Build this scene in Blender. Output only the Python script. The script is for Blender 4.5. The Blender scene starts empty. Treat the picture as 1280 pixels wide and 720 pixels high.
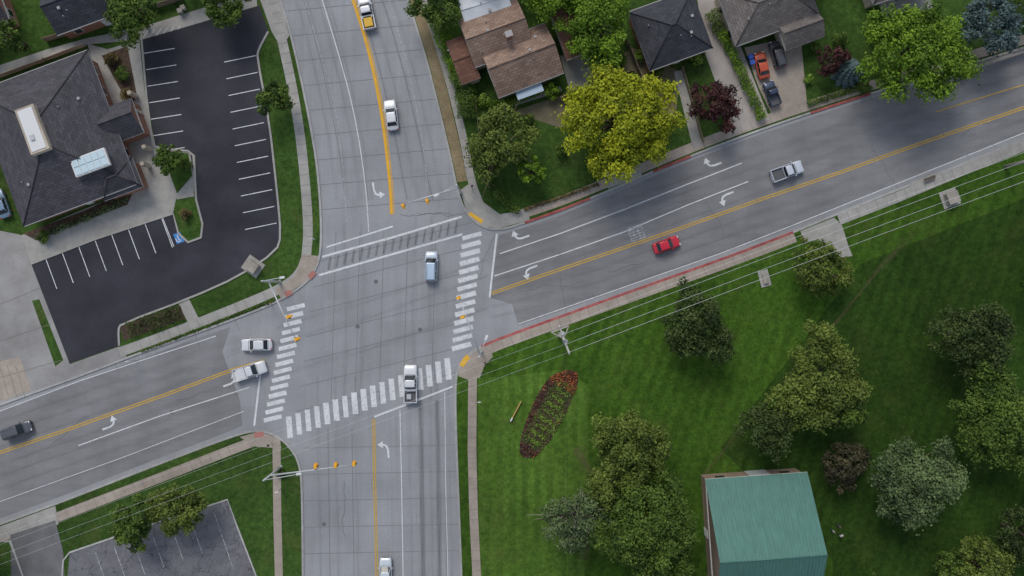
import bpy, bmesh, math, random
import numpy as np
from mathutils import Vector, Matrix
random.seed(7); rng=np.random.default_rng(7)
S=8.0; CAMH=124.4
sc=bpy.context.scene
def P(x,y,z=0.0):
    k=(CAMH-z)/CAMH
    return ((x-640)/S*k,(360-y)/S*k)
# ---------------------------------------------------------------- materials
def newmat(name):
    m=bpy.data.materials.new(name); m.use_nodes=True
    nt=m.node_tree; b=nt.nodes['Principled BSDF']
    return m,nt,b
def noise(nt,co,scale,detail=6,rough=.6):
    n=nt.nodes.new('ShaderNodeTexNoise'); n.inputs['Scale'].default_value=scale
    n.inputs['Detail'].default_value=detail; n.inputs['Roughness'].default_value=rough
    nt.links.new(co,n.inputs['Vector']); return n.outputs['Fac']
def ramp(nt,f,stops):
    r=nt.nodes.new('ShaderNodeValToRGB'); nt.links.new(f,r.inputs['Fac'])
    el=r.color_ramp.elements
    while len(el)<len(stops): el.new(.5)
    for e,(p,c) in zip(el,stops):
        e.position=p; e.color=(c[0],c[1],c[2],1) if hasattr(c,'__len__') else (c,c,c,1)
    return r.outputs['Color']
def mix(nt,a,b,f,mode='MIX'):
    n=nt.nodes.new('ShaderNodeMix'); n.data_type='RGBA'; n.blend_type=mode
    for s,v in ((n.inputs[0],f),(n.inputs[6],a),(n.inputs[7],b)):
        if hasattr(v,'is_output'): nt.links.new(v,s)
        elif hasattr(v,'__len__'): s.default_value=(v[0],v[1],v[2],1)
        else: s.default_value=v
    return n.outputs[2]
def objco(nt,sx=1,sy=1,sz=1,rot=0):
    t=nt.nodes.new('ShaderNodeTexCoord')
    mp=nt.nodes.new('ShaderNodeMapping'); mp.inputs['Scale'].default_value=(sx,sy,sz)
    mp.inputs['Rotation'].default_value=(0,0,math.radians(rot))
    nt.links.new(t.outputs['Object'],mp.inputs['Vector']); return mp.outputs['Vector']
def bumpit(nt,b,f,st=.3,dist=.05):
    n=nt.nodes.new('ShaderNodeBump'); n.inputs['Strength'].default_value=st; n.inputs['Distance'].default_value=dist
    nt.links.new(f,n.inputs['Height']); nt.links.new(n.outputs['Normal'],b.inputs['Normal'])
def M(name,c1,c2=None,scale=.4,fine=6,fs=.25,rough=.85,metal=0,bump=0,streak=None,big=.06,bs=.2,spec=.3,stains=0,slabs=0):
    m,nt,b=newmat(name)
    if c2 is None: c2=tuple(x*1.15 for x in c1)
    co=objco(nt)
    col=mix(nt,c1,c2,ramp(nt,noise(nt,co,scale,5),[(.35,0),(.65,1)]))
    f=noise(nt,co,fine,3)
    col=mix(nt,col,ramp(nt,f,[(.25,1-fs),(.75,1+fs)]),1.0,'MULTIPLY')
    col=mix(nt,col,ramp(nt,noise(nt,co,big,2),[(.35,1-bs),(.65,1+bs)]),1.0,'MULTIPLY')
    if streak:
        co2=objco(nt,*streak[:3],rot=streak[3])
        col=mix(nt,col,ramp(nt,noise(nt,co2,1,4),[(.3,1-streak[4]),(.7,1+streak[4])]),1.0,'MULTIPLY')
    if stains:
        col=mix(nt,col,ramp(nt,noise(nt,co,.55,5,.75),[(.6,1.0),(.78,1-stains)]),1.0,'MULTIPLY')
    if slabs:
        br=nt.nodes.new('ShaderNodeTexBrick'); nt.links.new(objco(nt,rot=-4),br.inputs['Vector'])
        br.inputs['Scale'].default_value=1; br.inputs['Brick Width'].default_value=3.7; br.inputs['Row Height'].default_value=3.9; br.offset=0
        br.inputs['Mortar Size'].default_value=0
        br.inputs['Color1'].default_value=(1-slabs,)*3+(1,); br.inputs['Color2'].default_value=(1+slabs,)*3+(1,)
        col=mix(nt,col,br.outputs['Color'],1.0,'MULTIPLY')
    nt.links.new(col,b.inputs['Base Color'])
    b.inputs['Roughness'].default_value=rough; b.inputs['Metallic'].default_value=metal
    b.inputs['Specular IOR Level'].default_value=spec
    if bump: bumpit(nt,b,f,bump)
    return m
def grass(name,c1,c2,stripe_rot=None,stripe=.1,dry=(.14,.125,.045),dryamt=.35,bs=.2):
    m,nt,b=newmat(name); co=objco(nt)
    col=mix(nt,c1,c2,ramp(nt,noise(nt,co,.35,5,.7),[(.35,0),(.65,1)]))
    f=noise(nt,co,6,3,.8)
    col=mix(nt,col,ramp(nt,f,[(.25,.5),(.5,1.0),(.78,1.55)]),1.0,'MULTIPLY')
    col=mix(nt,col,ramp(nt,noise(nt,co,1.4,4,.7),[(.3,.75),(.7,1.25)]),1.0,'MULTIPLY')
    col=mix(nt,col,ramp(nt,noise(nt,co,.035,2),[(.35,1-bs),(.65,1+bs)]),1.0,'MULTIPLY')
    d=ramp(nt,noise(nt,co,.16,7,.78),[(.52,0),(.75,dryamt)])
    col=mix(nt,col,dry,d)
    if stripe_rot is not None:
        co2=objco(nt,rot=stripe_rot)
        w=nt.nodes.new('ShaderNodeTexWave'); w.inputs['Scale'].default_value=.16
        w.inputs['Distortion'].default_value=1.6; w.inputs['Detail'].default_value=2;w.inputs['Detail Scale'].default_value=.25
        nt.links.new(co2,w.inputs['Vector'])
        k=ramp(nt,noise(nt,co,.06,2),[(.36,0),(.55,1)])
        s=mix(nt,(1,1,1),ramp(nt,w.outputs['Fac'],[(.2,1-stripe),(.8,1+stripe)]),k)
        col=mix(nt,col,s,1.0,'MULTIPLY')
    nt.links.new(col,b.inputs['Base Color']); b.inputs['Roughness'].default_value=.9
    b.inputs['Specular IOR Level'].default_value=.1
    bumpit(nt,b,f,.5,.08)
    return m
def paint(name,c,thr=.36):
    m,nt,b=newmat(name); co=objco(nt)
    a=ramp(nt,noise(nt,co,2.2,7,.8),[(thr-.05,.25),(thr+.1,1)])
    col=mix(nt,tuple(x*.8 for x in c),c,ramp(nt,noise(nt,co,.7,3),[(.3,0),(.7,1)]))
    nt.links.new(col,b.inputs['Base Color']); b.inputs['Roughness'].default_value=.7
    nt.links.new(a,b.inputs['Alpha'])
    return m
def stain(name,c,st,nscale=1,thr=.35):
    m,nt,b=newmat(name)
    uv=nt.nodes.new('ShaderNodeTexCoord')
    sp=nt.nodes.new('ShaderNodeSeparateXYZ'); nt.links.new(uv.outputs['UV'],sp.inputs[0])
    a=ramp(nt,sp.outputs['X'],[(0,0),(.5,1),(1,0)])
    mp=nt.nodes.new('ShaderNodeMapping'); mp.inputs['Scale'].default_value=(3,.10,1)
    nt.links.new(uv.outputs['UV'],mp.inputs['Vector'])
    n=ramp(nt,noise(nt,mp.outputs['Vector'],nscale,4,.6),[(thr,0),(.75,1)])
    x=mix(nt,a,n,1.0,'MULTIPLY')
    ml=nt.nodes.new('ShaderNodeMath'); ml.operation='MULTIPLY'; nt.links.new(x,ml.inputs[0]); ml.inputs[1].default_value=st
    nt.links.new(ml.outputs[0],b.inputs['Alpha'])
    b.inputs['Base Color'].default_value=(*c,1); b.inputs['Roughness'].default_value=.9
    return m
def flat(name,c,rough=.6,metal=0,fs=.08,coat=0):
    m,nt,b=newmat(name); co=objco(nt)
    col=mix(nt,tuple(x*(1-fs) for x in c),tuple(min(1,x*(1+fs)) for x in c),noise(nt,co,3,4))
    nt.links.new(col,b.inputs['Base Color']); b.inputs['Roughness'].default_value=rough; b.inputs['Metallic'].default_value=metal
    b.inputs['Coat Weight'].default_value=coat
    return m
def leafmat(name,dark,light):
    m,nt,b=newmat(name)
    at=nt.nodes.new('ShaderNodeAttribute'); at.attribute_name='tint'
    mid=tuple((a*.55+b_*.45) for a,b_ in zip(dark,light))
    col=ramp(nt,at.outputs['Fac'],[(0,tuple(x*.6 for x in dark)),(.5,mid),(1,light)])
    nt.links.new(col,b.inputs['Base Color']); b.inputs['Roughness'].default_value=.65
    b.inputs['Specular IOR Level'].default_value=.2
    return m
def shingle(name,c1,c2):
    m,nt,b=newmat(name)
    t=nt.nodes.new('ShaderNodeTexCoord')
    br=nt.nodes.new('ShaderNodeTexBrick'); nt.links.new(t.outputs['UV'],br.inputs['Vector'])
    br.inputs['Scale'].default_value=1; br.inputs['Brick Width'].default_value=.9; br.inputs['Row Height'].default_value=.42
    br.inputs['Mortar Size'].default_value=.025
    br.inputs['Color1'].default_value=(*c1,1); br.inputs['Color2'].default_value=(*c2,1)
    br.inputs['Mortar'].default_value=(*[x*.55 for x in c1],1)
    co=objco(nt)
    f=noise(nt,co,5,4,.8)
    col=mix(nt,br.outputs['Color'],ramp(nt,f,[(.3,.7),(.7,1.3)]),1.0,'MULTIPLY')
    col=mix(nt,col,ramp(nt,noise(nt,co,.3,4),[(.3,.85),(.7,1.15)]),1.0,'MULTIPLY')
    nt.links.new(col,b.inputs['Base Color']); b.inputs['Roughness'].default_value=.9
    bumpit(nt,b,f,.4)
    return m
def cracked(name,c1,c2,vs=.42):
    m,nt,b=newmat(name); co=objco(nt)
    col=mix(nt,c1,c2,ramp(nt,noise(nt,co,.5,6,.7),[(.35,0),(.65,1)]))
    col=mix(nt,col,ramp(nt,noise(nt,co,8,3),[(.25,.8),(.75,1.2)]),1.0,'MULTIPLY')
    w=nt.nodes.new('ShaderNodeTexNoise'); w.inputs['Scale'].default_value=.45; w.inputs['Detail'].default_value=5; nt.links.new(co,w.inputs['Vector'])
    sc3=nt.nodes.new('ShaderNodeVectorMath'); sc3.operation='SCALE'; nt.links.new(w.outputs['Color'],sc3.inputs[0]); sc3.inputs[3].default_value=5.0
    ad=nt.nodes.new('ShaderNodeVectorMath'); ad.operation='ADD'; nt.links.new(co,ad.inputs[0]); nt.links.new(sc3.outputs[0],ad.inputs[1])
    v=nt.nodes.new('ShaderNodeTexVoronoi'); v.feature='DISTANCE_TO_EDGE'; v.inputs['Scale'].default_value=vs
    nt.links.new(ad.outputs[0],v.inputs['Vector'])
    k=ramp(nt,v.outputs['Distance'],[(.008,.45),(.03,1)])
    mask=ramp(nt,noise(nt,co,.3,3),[(.38,0),(.5,1)])
    col=mix(nt,col,mix(nt,(1,1,1),k,mask),1.0,'MULTIPLY')
    nt.links.new(col,b.inputs['Base Color']); b.inputs['Roughness'].default_value=.9
    return m

mConcRoad=M('concrete_road',(.275,.278,.285),(.320,.324,.332),scale=.15,fine=4,fs=.08,bs=.07,streak=(1.2,.05,1,0,.05),stains=.12,slabs=.03)
mAsph=M('asphalt_grey',(.195,.193,.196),(.238,.236,.239),scale=.2,fine=5,fs=.1,bs=.08,streak=(.04,1.1,1,19,.07),stains=.12)
mAsphD=M('asphalt_dark',(.031,.031,.039),(.043,.043,.053),scale=.25,fine=6,fs=.22,bs=.2,stains=.3)
mCrack=cracked('asphalt_cracked',(.13,.128,.14),(.18,.178,.19))
mSide=M('concrete_walk',(.31,.298,.272),(.385,.37,.338),scale=.6,fine=5,fs=.12,bs=.12,stains=.18)
mSideT=M('concrete_tan',(.32,.268,.222),(.395,.335,.28),scale=.5,fine=5,fs=.15,bs=.12,stains=.18)
mCurb=M('kerb_concrete',(.33,.325,.31),(.42,.41,.39),scale=1,fs=.15)
mRed=M('kerb_red_paint',(.30,.06,.06),(.42,.14,.12),scale=.8,fs=.3)
mDirt=M('dirt',(.19,.15,.08),(.27,.21,.12),scale=.7,fine=6,fs=.35)
mMulch=M('mulch',(.055,.035,.026),(.105,.07,.045),scale=1.5,fine=9,fs=.5)
mGround=grass('grass_base',(.038,.078,.014),(.056,.105,.02),None)
mGrassN=grass('grass_neighbourhood',(.034,.073,.014),(.054,.104,.02),None,dryamt=.4)
mLawn=grass('grass_park',(.036,.083,.009),(.054,.114,.013),19,.10,dryamt=.28)
mLawnV=grass('grass_park_striped',(.058,.118,.016),(.084,.158,.023),0,.15,dryamt=.35)
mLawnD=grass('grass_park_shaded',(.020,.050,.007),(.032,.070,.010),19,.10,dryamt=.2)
mWhite=paint('paint_white',(.72,.73,.73),.36)
mWhiteW=paint('paint_white_worn',(.55,.56,.56),.46)
mYel=paint('paint_yellow',(.66,.40,.05),.36)
mYelO=paint('paint_orange_yellow',(.80,.42,.02),.22)
mBlueP=paint('paint_blue',(.05,.25,.6),.2)
mJoint=flat('joint_dark',(.17,.17,.17),.9)
mSeal=flat('crack_seal',(.135,.135,.135),.8)
mTyre=stain('tyre_wear',(.06,.06,.062),.18)
mTyreL=stain('tyre_wear_light',(.45,.45,.45),.3)
mWorn=stain('worn_trail',(.17,.135,.065),.7,thr=.42)
mBark=M('bark',(.12,.09,.065),(.18,.145,.11),scale=2,fs=.3)
mBarkL=M('bark_pale',(.28,.25,.20),(.38,.34,.28),scale=2,fs=.3)
mGlass=flat('glass_dark',(.015,.02,.025),.08)
mSteel=flat('galvanised_steel',(.5,.51,.52),.5,.25)
mWood=M('pole_wood',(.20,.15,.11),(.28,.22,.16),scale=2,fs=.25)
mPole=M('pole_weathered',(.38,.35,.32),(.48,.45,.41),scale=2,fs=.2)
mSignal=flat('signal_yellow',(.85,.42,.02),.5)
mBlack=flat('rubber_black',(.015,.015,.016),.8)
mWallB=M('brick_red',(.25,.12,.085),(.32,.16,.11),scale=2,fs=.2)
mWallT=M('stucco_tan',(.42,.36,.28),(.48,.41,.33),scale=1,fs=.1)
mWallW=M('siding_white',(.62,.61,.58),(.70,.69,.66),scale=1,fs=.08)
mTrim=flat('trim_white',(.7,.7,.68),.6)
mGut=flat('gutter_grey',(.35,.34,.33),.6)
mWire=flat('wire_alu',(.62,.62,.62),.5,.2)
# ---------------------------------------------------------------- mesh helpers
def link(o,parent=None):
    sc.collection.objects.link(o)
    if parent: o.parent=parent
    return o
def mk(name,v,f,mats,parent=None,smooth=False,mi=None,uv=None):
    me=bpy.data.meshes.new(name); me.from_pydata([tuple(x) for x in v],[],f)
    for m in (mats if isinstance(mats,(list,tuple)) else [mats]): me.materials.append(m)
    if mi: me.polygons.foreach_set('material_index',mi)
    if smooth: me.polygons.foreach_set('use_smooth',[True]*len(me.polygons))
    if uv:
        l=me.uv_layers.new(name='UVMap')
        for p in me.polygons:
            for li,vi in zip(p.loop_indices,p.vertices): l.data[li].uv=uv[vi]
    me.update()
    return link(bpy.data.objects.new(name,me),parent)
def empty(name,x=0,y=0,z=0,rot=0):
    e=bpy.data.objects.new(name,None); e.location=(x,y,z); e.rotation_euler=(0,0,math.radians(rot)); e.empty_display_size=.5
    return link(e)
def area(p): return sum(p[i][0]*p[(i+1)%len(p)][1]-p[(i+1)%len(p)][0]*p[i][1] for i in range(len(p)))/2
def poly(name,px,z,mat,parent=None):
    p=[P(*q) for q in px]
    if area(p)<0: p=p[::-1]
    return mk(name,[(x,y,z) for x,y in p],[list(range(len(p)))],mat,parent)
def slab(name,px,z0,z1,mt,ms,parent=None):
    p=[P(*q) for q in px]
    if area(p)<0: p=p[::-1]
    n=len(p)
    v=[(x,y,z1) for x,y in p]+[(x,y,z0) for x,y in p]
    f=[list(range(n))]+[[i,n+i,n+(i+1)%n,(i+1)%n] for i in range(n)]
    return mk(name,v,f,[mt,ms],parent,mi=[0]+[1]*n)
def chaikin(p,it=2):
    for _ in range(it):
        q=[p[0]]
        for a,b in zip(p[:-1],p[1:]):
            q+= [(a[0]*.75+b[0]*.25,a[1]*.75+b[1]*.25),(a[0]*.25+b[0]*.75,a[1]*.25+b[1]*.75)]
        q.append(p[-1]); p=q
    return p
def offs(w,d):
    out=[]
    for i in range(len(w)):
        a=Vector(w[max(0,i-1)]); b=Vector(w[min(len(w)-1,i+1)]); c=Vector(w[i])
        t=(b-a)
        if t.length<1e-6: t=Vector((1,0))
        t.normalize(); n=Vector((-t.y,t.x))
        k=1.0
        if 0<i<len(w)-1:
            t1=(c-a).normalized() if (c-a).length>1e-6 else t
            k=1/max(.5,abs(t1.dot(t)))
        out.append((c.x+n.x*d*k,c.y+n.y*d*k))
    return out
def stripgeo(w,width,z,off=0):
    L=offs(w,off+width/2); R=offs(w,off-width/2)
    v=[];uv=[];f=[];s=0
    for i,(a,b) in enumerate(zip(L,R)):
        if i: s+=math.dist(w[i],w[i-1])
        v+=[(a[0],a[1],z),(b[0],b[1],z)]; uv+=[(0,s),(1,s)]
        if i: k=2*i; f.append([k-2,k-1,k+1,k])
    return v,f,uv
class Coll:
    def __init__(s): s.v=[];s.f=[];s.uv=[]
    def add(s,v,f,uv=None):
        n=len(s.v); s.v+=v; s.f+=[[i+n for i in q] for q in f]; s.uv+=uv or [(0,0)]*len(v)
    def strip(s,px,width,z,off=0,world=False):
        w=px if world else [P(*q) for q in px]; s.add(*stripgeo(w,width,z,off))
    def make(s,name,mat,parent=None): return mk(name,s.v,s.f,mat,parent,uv=s.uv)
def strip(name,px,width,z,mat,off=0,parent=None):
    c=Coll(); c.strip(px,width,z,off); return c.make(name,mat,parent)
def kerb(name,w,width,z0,z1,mat,off=0,parent=None):
    L=offs(w,off+width/2); R=offs(w,off-width/2); n=len(w)
    v=[(x,y,z1) for x,y in L]+[(x,y,z1) for x,y in R]+[(x,y,z0) for x,y in L]+[(x,y,z0) for x,y in R]
    f=[]
    for i in range(n-1):
        f+=[[i,n+i,n+i+1,i+1],[n+i,3*n+i,3*n+i+1,n+i+1],[i+1,2*n+i+1,2*n+i,i]]
    f+=[[0,2*n,3*n,n],[n-1,2*n-1,4*n-1,3*n-1]]
    return mk(name,v,f,mat,parent)
def box(name,x,y,z,sx,sy,sz,mat,parent=None,rot=0,bev=0):
    bm=bmesh.new(); bmesh.ops.create_cube(bm,size=1)
    bmesh.ops.scale(bm,vec=(sx,sy,sz),verts=bm.verts)
    if bev: bmesh.ops.bevel(bm,geom=bm.edges[:],offset=bev,segments=2,affect='EDGES')
    me=bpy.data.meshes.new(name); bm.to_mesh(me); bm.free(); me.materials.append(mat)
    o=link(bpy.data.objects.new(name,me),parent); o.location=(x,y,z); o.rotation_euler=(0,0,math.radians(rot)); return o
def tubegeo(pts,rad,seg=7):
    v=[];f=[]
    for i,p in enumerate(pts):
        a=Vector(pts[max(0,i-1)]); b=Vector(pts[min(len(pts)-1,i+1)]); t=(b-a).normalized()
        u=t.orthogonal().normalized(); w=t.cross(u); r=rad[i] if hasattr(rad,'__len__') else rad
        for k in range(seg):
            an=2*math.pi*k/seg; q=Vector(p)+u*math.cos(an)*r+w*math.sin(an)*r; v.append(tuple(q))
        if i:
            for k in range(seg): f.append([(i-1)*seg+k,(i-1)*seg+(k+1)%seg,i*seg+(k+1)%seg,i*seg+k])
    f.append(list(range(seg))[::-1]); f.append([(len(pts)-1)*seg+k for k in range(seg)])
    return v,f
def tube(name,pts,rad,mat,parent=None,seg=8):
    v,f=tubegeo(pts,rad,seg); return mk(name,v,f,mat,parent,smooth=True)
# ---------------------------------------------------------------- terrain + roads
mk('ground',[(-1500,-1500,-.06),(1500,-1500,-.06),(1500,1500,-.06),(-1500,1500,-.06)],[[0,1,2,3]],mGround)
poly('road',[(-900,-800),(2200,-800),(2200,1500),(-900,1500)],0,mConcRoad)
cNW=chaikin([(50,-800),(290,-160),(332,-50),(352,0),(368,60),(379,110),(389,160),(397,210),(401,260),(402,300),(399,328),(386,352),(350,376),(300,396),(240,418),(170,443),(100,470),(0,506),(-200,580),(-900,840)])
cNE=chaikin([(210,-800),(450,-160),(492,-50),(510,0),(532,70),(546,125),(557,170),(566,210),(572,240),(582,266),(602,284),(625,288),(660,277),(700,263),(760,239),(850,200),(950,162),(1050,129),(1150,98),(1280,60),(1480,-2),(2200,-225)])
cSE=chaikin([(2200,-150),(1480,97),(1280,174),(1160,222),(1045,268),(985,293),(900,325),(800,360),(700,396),(650,414),(612,428),(585,442),(572,460),(569,485),(570,540),(573,620),(577,720),(583,900),(600,1500)])
cSW=chaikin([(-900,985),(-200,728),(0,655),(75,628),(190,583),(295,543),(325,537),(350,546),(368,565),(376,585),(378,620),(379,720),(380,900),(382,1500)])
Z1=.13
slab('lawn',cNW+[(-900,-800)],-.05,Z1,mGrassN,mCurb)
slab('lawn',cNE+[(2200,-800)],-.05,Z1,mGrassN,mCurb)
slab('park_lawn',cSE+[(2200,1500)],-.05,Z1,mLawn,mCurb)
slab('lawn',cSW+[(-900,1500)],-.05,Z1,mGrassN,mCurb)
for c in (cNW,cNE,cSE,cSW): kerb('kerb',[P(*q) for q in c],.32,-.04,Z1+.02,mCurb,off=0)
def sub(c,x0,x1,y0=-999,y1=9999): return [q for q in c if x0<=q[0]<=x1 and y0<=q[1]<=y1]
kerb('kerb_red',[P(*q) for q in sub(cSE,596,992,y1=440)],.38,-.03,Z1+.026,mRed)
kerb('kerb_red',[P(*q) for q in sub(cNE,650,748,200)],.38,-.03,Z1+.026,mRed)
kerb('kerb_red',[P(*q) for q in sub(cNE,800,878,180)],.38,-.03,Z1+.026,mRed)
kerb('kerb_red',[P(*q) for q in sub(cNE,1010,1095,100)],.38,-.03,Z1+.026,mRed)
topE=[(624,294),(660,283),(700,269),(760,245),(850,206),(950,168),(1050,135),(1150,104),(1280,66),(1480,4),(2200,-219)]
botE=[(2200,-156),(1480,91),(1280,167),(1160,215),(1045,261),(985,286),(900,318),(800,353),(700,389),(648,407),(640,380),(612,372)]
poly('road_asphalt',topE+botE,.006,mAsph)
topW=[(-900,847),(-200,587),(0,513),(100,477),(170,450),(240,425),(288,409)]
botW=[(303,532),(290,538),(190,576),(75,621),(0,648),(-200,721),(-900,978)]
poly('road_asphalt',topW+[(278,440),(300,500)]+botW,.006,mAsph)
yelN=chaikin([(300,-400),(385,-160),(424,-50),(441,0),(457,50),(469,100),(478,150),(484,200),(488,240),(489,268)])
def ex(poly_,y):
    for a,b in zip(poly_[:-1],poly_[1:]):
        if (a[1]-y)*(b[1]-y)<=0 and a[1]!=b[1]: return a[0]+(b[0]-a[0])*(y-a[1])/(b[1]-a[1])
    return None
tw=Coll()
def vline(frac,y0,y1,L,R,step=25):
    return [(ex(L,y)+(ex(R,y)-ex(L,y))*frac,y) for y in np.arange(y0,y1,step)]
Lw=sub(cNW,250,420,-300,330); Rw=sub(cNE,400,600,-300,262)
for fr in (.12,.2,.29,.37,.62,.70,.80,.88):
    tw.strip(vline(fr,-150,255,Lw,Rw),1.0,.012)
for x in (398,420,445,512,528,538,548,562):
    tw.strip([(x-1,470),(x,540),(x+2,640),(x+3,720),(x+6,860)],.9,.012)
for d in (-62,-46,-30,-12,12,28,44):
    tw.strip([(615,361+d*.8),(745,324+d),(850,289+d),(950,253+d),(1050,219+d),(1150,182+d),(1280,138+d),(1480,68+d)],1.3,.013)
for d in (-40,-24,-8,14,28,44,60):
    tw.strip([(-200,635+d),(0,567+d),(150,515+d),(300,462+d)],1.3,.013)
for pts in ([(430,280),(436,400),(428,520)],[(452,280),(456,400),(448,520)],[(520,270),(516,400),(520,500)],[(540,270),(538,400),(545,490)],
            [(345,410),(480,370),(610,325)],[(345,430),(480,390),(610,345)],[(345,470),(480,430),(610,385)]):
    tw.strip(chaikin(pts),1.3,.014)
tw.make('tyre_marks',mTyre)
td=Coll()
for x in (525,546): td.strip([(x,500),(x+2,600),(x+3,720),(x+6,860)],1.1,.015)
td.make('tyre_marks',stain('tyre_wear_dark',(.05,.05,.052),.45,thr=.2))
tl=Coll()
for x in (488,495,519,532,553): tl.strip([(x,520),(x+2,620),(x+4,720),(x+8,860)],.6,.016)
tl.make('tyre_polish',mTyreL)
jc=Coll()
for y in range(-180,470,31):
    l=ex(cNW,y) if y<330 else None; r=ex(cNE,y) if y<268 else None
    if l is not None and r is not None and y<262: jc.strip([(l+3,y+8),(r-3,y-6)],.06,.018)
for fr in (.18,.345,.62,.80): jc.strip(vline(fr,-150,262,Lw,Rw),.07,.019)
for y in range(560,900,33): jc.strip([(381,y),(573+(y-560)*.03,y-4)],.06,.018)
for x in (410,440,528,556): jc.strip([(x,535),(x+5,880)],.07,.019)
for i,y in enumerate(range(300,500,31)): jc.strip([(395-i*4,y+28),(590-i*2,y-22)],.06,.018)
for x in (420,450,480,510,545): jc.strip([(x,290),(x-6,500)],.06,.019)
for x,y in ((150,455),(200,437),(250,420),(300,400)): jc.strip([(x-8,y-6),(x,y+14)],.06,.018)
jc.make('pavement_joint',mJoint)
sl=Coll()
def crack(x,y,ang,n=14,step=6,j=.5):
    pts=[(x,y)]
    for _ in range(n):
        a=ang+random.uniform(-j,j); x+=math.cos(a)*step; y+=math.sin(a)*step; pts.append((x,y))
    sl.strip(pts,random.uniform(.035,.07),.021)
for x,y,a in ((520,265,.1),(500,268,.1),(600,350,-1.2),(640,300,-.3),(700,340,1.3),(820,262,-.3),(880,240,1.2),(1090,180,1.2),(1160,150,-.3),
              (60,560,-.35),(220,500,-.35),(430,600,1.5),(640,370,-.3),(760,340,-.3),(1200,170,-.35)):
    crack(x,y,a,n=random.randint(8,16))
sl.make('crack_seal',mSeal)
mh=empty('manhole_cover')
for i,(x,y) in enumerate(((470,352),(447,408),(525,412),(700,318),(405,655),(215,515))):
    px,py=P(x,y); v=[(px+.32*math.cos(a),py+.32*math.sin(a),.024) for a in np.linspace(0,2*math.pi,18,endpoint=False)]
    mk('cover_%d'%i,v,[list(range(18))],mSeal,mh)
# ---------------------------------------------------------------- markings
W=Coll(); WW=Coll(); Y=Coll(); YO=Coll()
zm=.028
YO.strip(yelN,.46,zm,off=.05); YO.strip(yelN,.12,zm,off=.46)
Y.strip([(466,524),(467,600),(470,720),(474,900)],.16,zm,.0); Y.strip([(466,524),(467,600),(470,720),(474,900)],.16,zm,.32)
yE=[(615,368),(680,345),(745,323),(850,287),(950,251),(1050,217),(1150,181),(1280,136),(1480,68),(2200,-180)]
Y.strip(yE,.16,zm,0); Y.strip(yE,.16,zm,.34)
Y.strip([(1170,140),(1240,118),(1280,106)],.15,zm)
yW=[(-900,885),(-200,636),(0,567),(80,540),(150,515),(220,490),(290,464),(332,452)]
Y.strip(yW,.16,zm,0); Y.strip(yW,.16,zm,.34)
W.strip([(625,317),(700,292),(780,262),(860,230),(927,204)],.17,zm)
W.strip([(618,345),(700,318),(780,290),(860,256),(935,227)],.17,zm)
W.strip([(648,405),(800,352),(900,317),(985,284),(1045,260),(1160,214),(1280,166),(1480,90)],.14,zm)
W.strip([(621,292),(612,372)],.3,zm+.003)
W.strip([(-200,588),(0,514),(100,476),(200,443),(270,420)],.13,zm)
W.strip([(98,557),(200,520),(312,484)],.16,zm)
W.strip([(-200,700),(0,627),(150,573),(305,514)],.10,zm)
W.strip([(326,464),(318,532)],.3,zm)
W.strip([(468,521),(515,503),(566,483)],.28,zm)
W.strip([(500,512),(502,600),(504,720),(508,880)],.14,zm)
W.strip([(556,490),(557,600),(560,720),(562,880)],.10,zm)
Ln=chaikin([(383,-60),(403,0),(424,70),(438,120),(450,180),(458,240),(461,290)])
W.strip(Ln,.14,zm); WW.strip(chaikin([(360,-60),(381,0),(402,70),(416,120),(426,180),(431,240),(433,280)]),.08,zm)
W.strip([(408,309),(450,296),(491,283)],.26,zm)
WW.strip(chaikin([(468,-60),(487,0),(506,70),(520,130),(530,190),(535,240)]),.08,zm)
W.make('lane_marking',mWhite); WW.make('lane_marking_worn',mWhiteW); Y.make('centre_line_marking',mYel); YO.make('centre_line_marking',mYelO)
def bars(name,p0,p1,n,blen,bw,ang,mat=mWhite):
    c=Coll(); a=math.radians(ang)
    for i in range(n):
        t=i/(n-1); x=p0[0]+(p1[0]-p0[0])*t; y=p0[1]+(p1[1]-p0[1])*t
        dx,dy=math.cos(a)*blen/2,-math.sin(a)*blen/2
        c.strip([(x-dx,y-dy),(x+dx,y+dy)],bw*random.uniform(.93,1.07),.031)
    return c.make(name,mat)
bars('crosswalk',(590,295),(577,433),14,25,.72,15)
bars('crosswalk',(362,534),(560,461),18,27,.85,95)
bars('crosswalk',(370,384),(341,523),15,23,.68,14)
c=Coll(); c.strip([(403,321),(490,297),(577,271)],.34,.031); c.strip([(399,344),(490,318),(578,293)],.34,.031); c.make('crosswalk',mWhite)
bars('crosswalk_worn_bars',(412,329),(570,284),17,16,.6,80,stain('worn_bar',(.06,.06,.065),.45,thr=.1))
def arrow(px,py,heading,size=2.9,flip=1):
    c=Coll(); x0,y0=P(px,py); h=math.radians(heading)
    def T(x,y): y*=flip; return (x0+(x*math.cos(h)-y*math.sin(h))*size/3, y0+(x*math.sin(h)+y*math.cos(h))*size/3)
    c.strip([T(-1.5,-.35),T(-.3,-.35),T(.25,-.2),T(.5,.15),T(.55,.4)],.3,.031,world=True)
    tri=[T(.0,.35),T(1.1,.35),T(.55,1.2)]
    if area(tri)<0: tri=tri[::-1]
    c.add([(a,b,.034) for a,b in tri],[[0,1,2]])
    c.make('turn_arrow_marking',mWhite)
arrow(471,240,-80,3.1,1); arrow(482,560,95,3.1); arrow(139,530,20,3.1); arrow(889,205,200,3.1,-1); arrow(906,247,200,3.1,1); arrow(649,296,200,3.1,-1); arrow(661,339,200,3.1,1)
arrow(290,476,20,3.1)
c=Coll()
for i in range(6):
    c.strip([(784+i*1.2,286+i*3.2),(801+i*1.2,280+i*3.2)],.16,.031)
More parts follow.
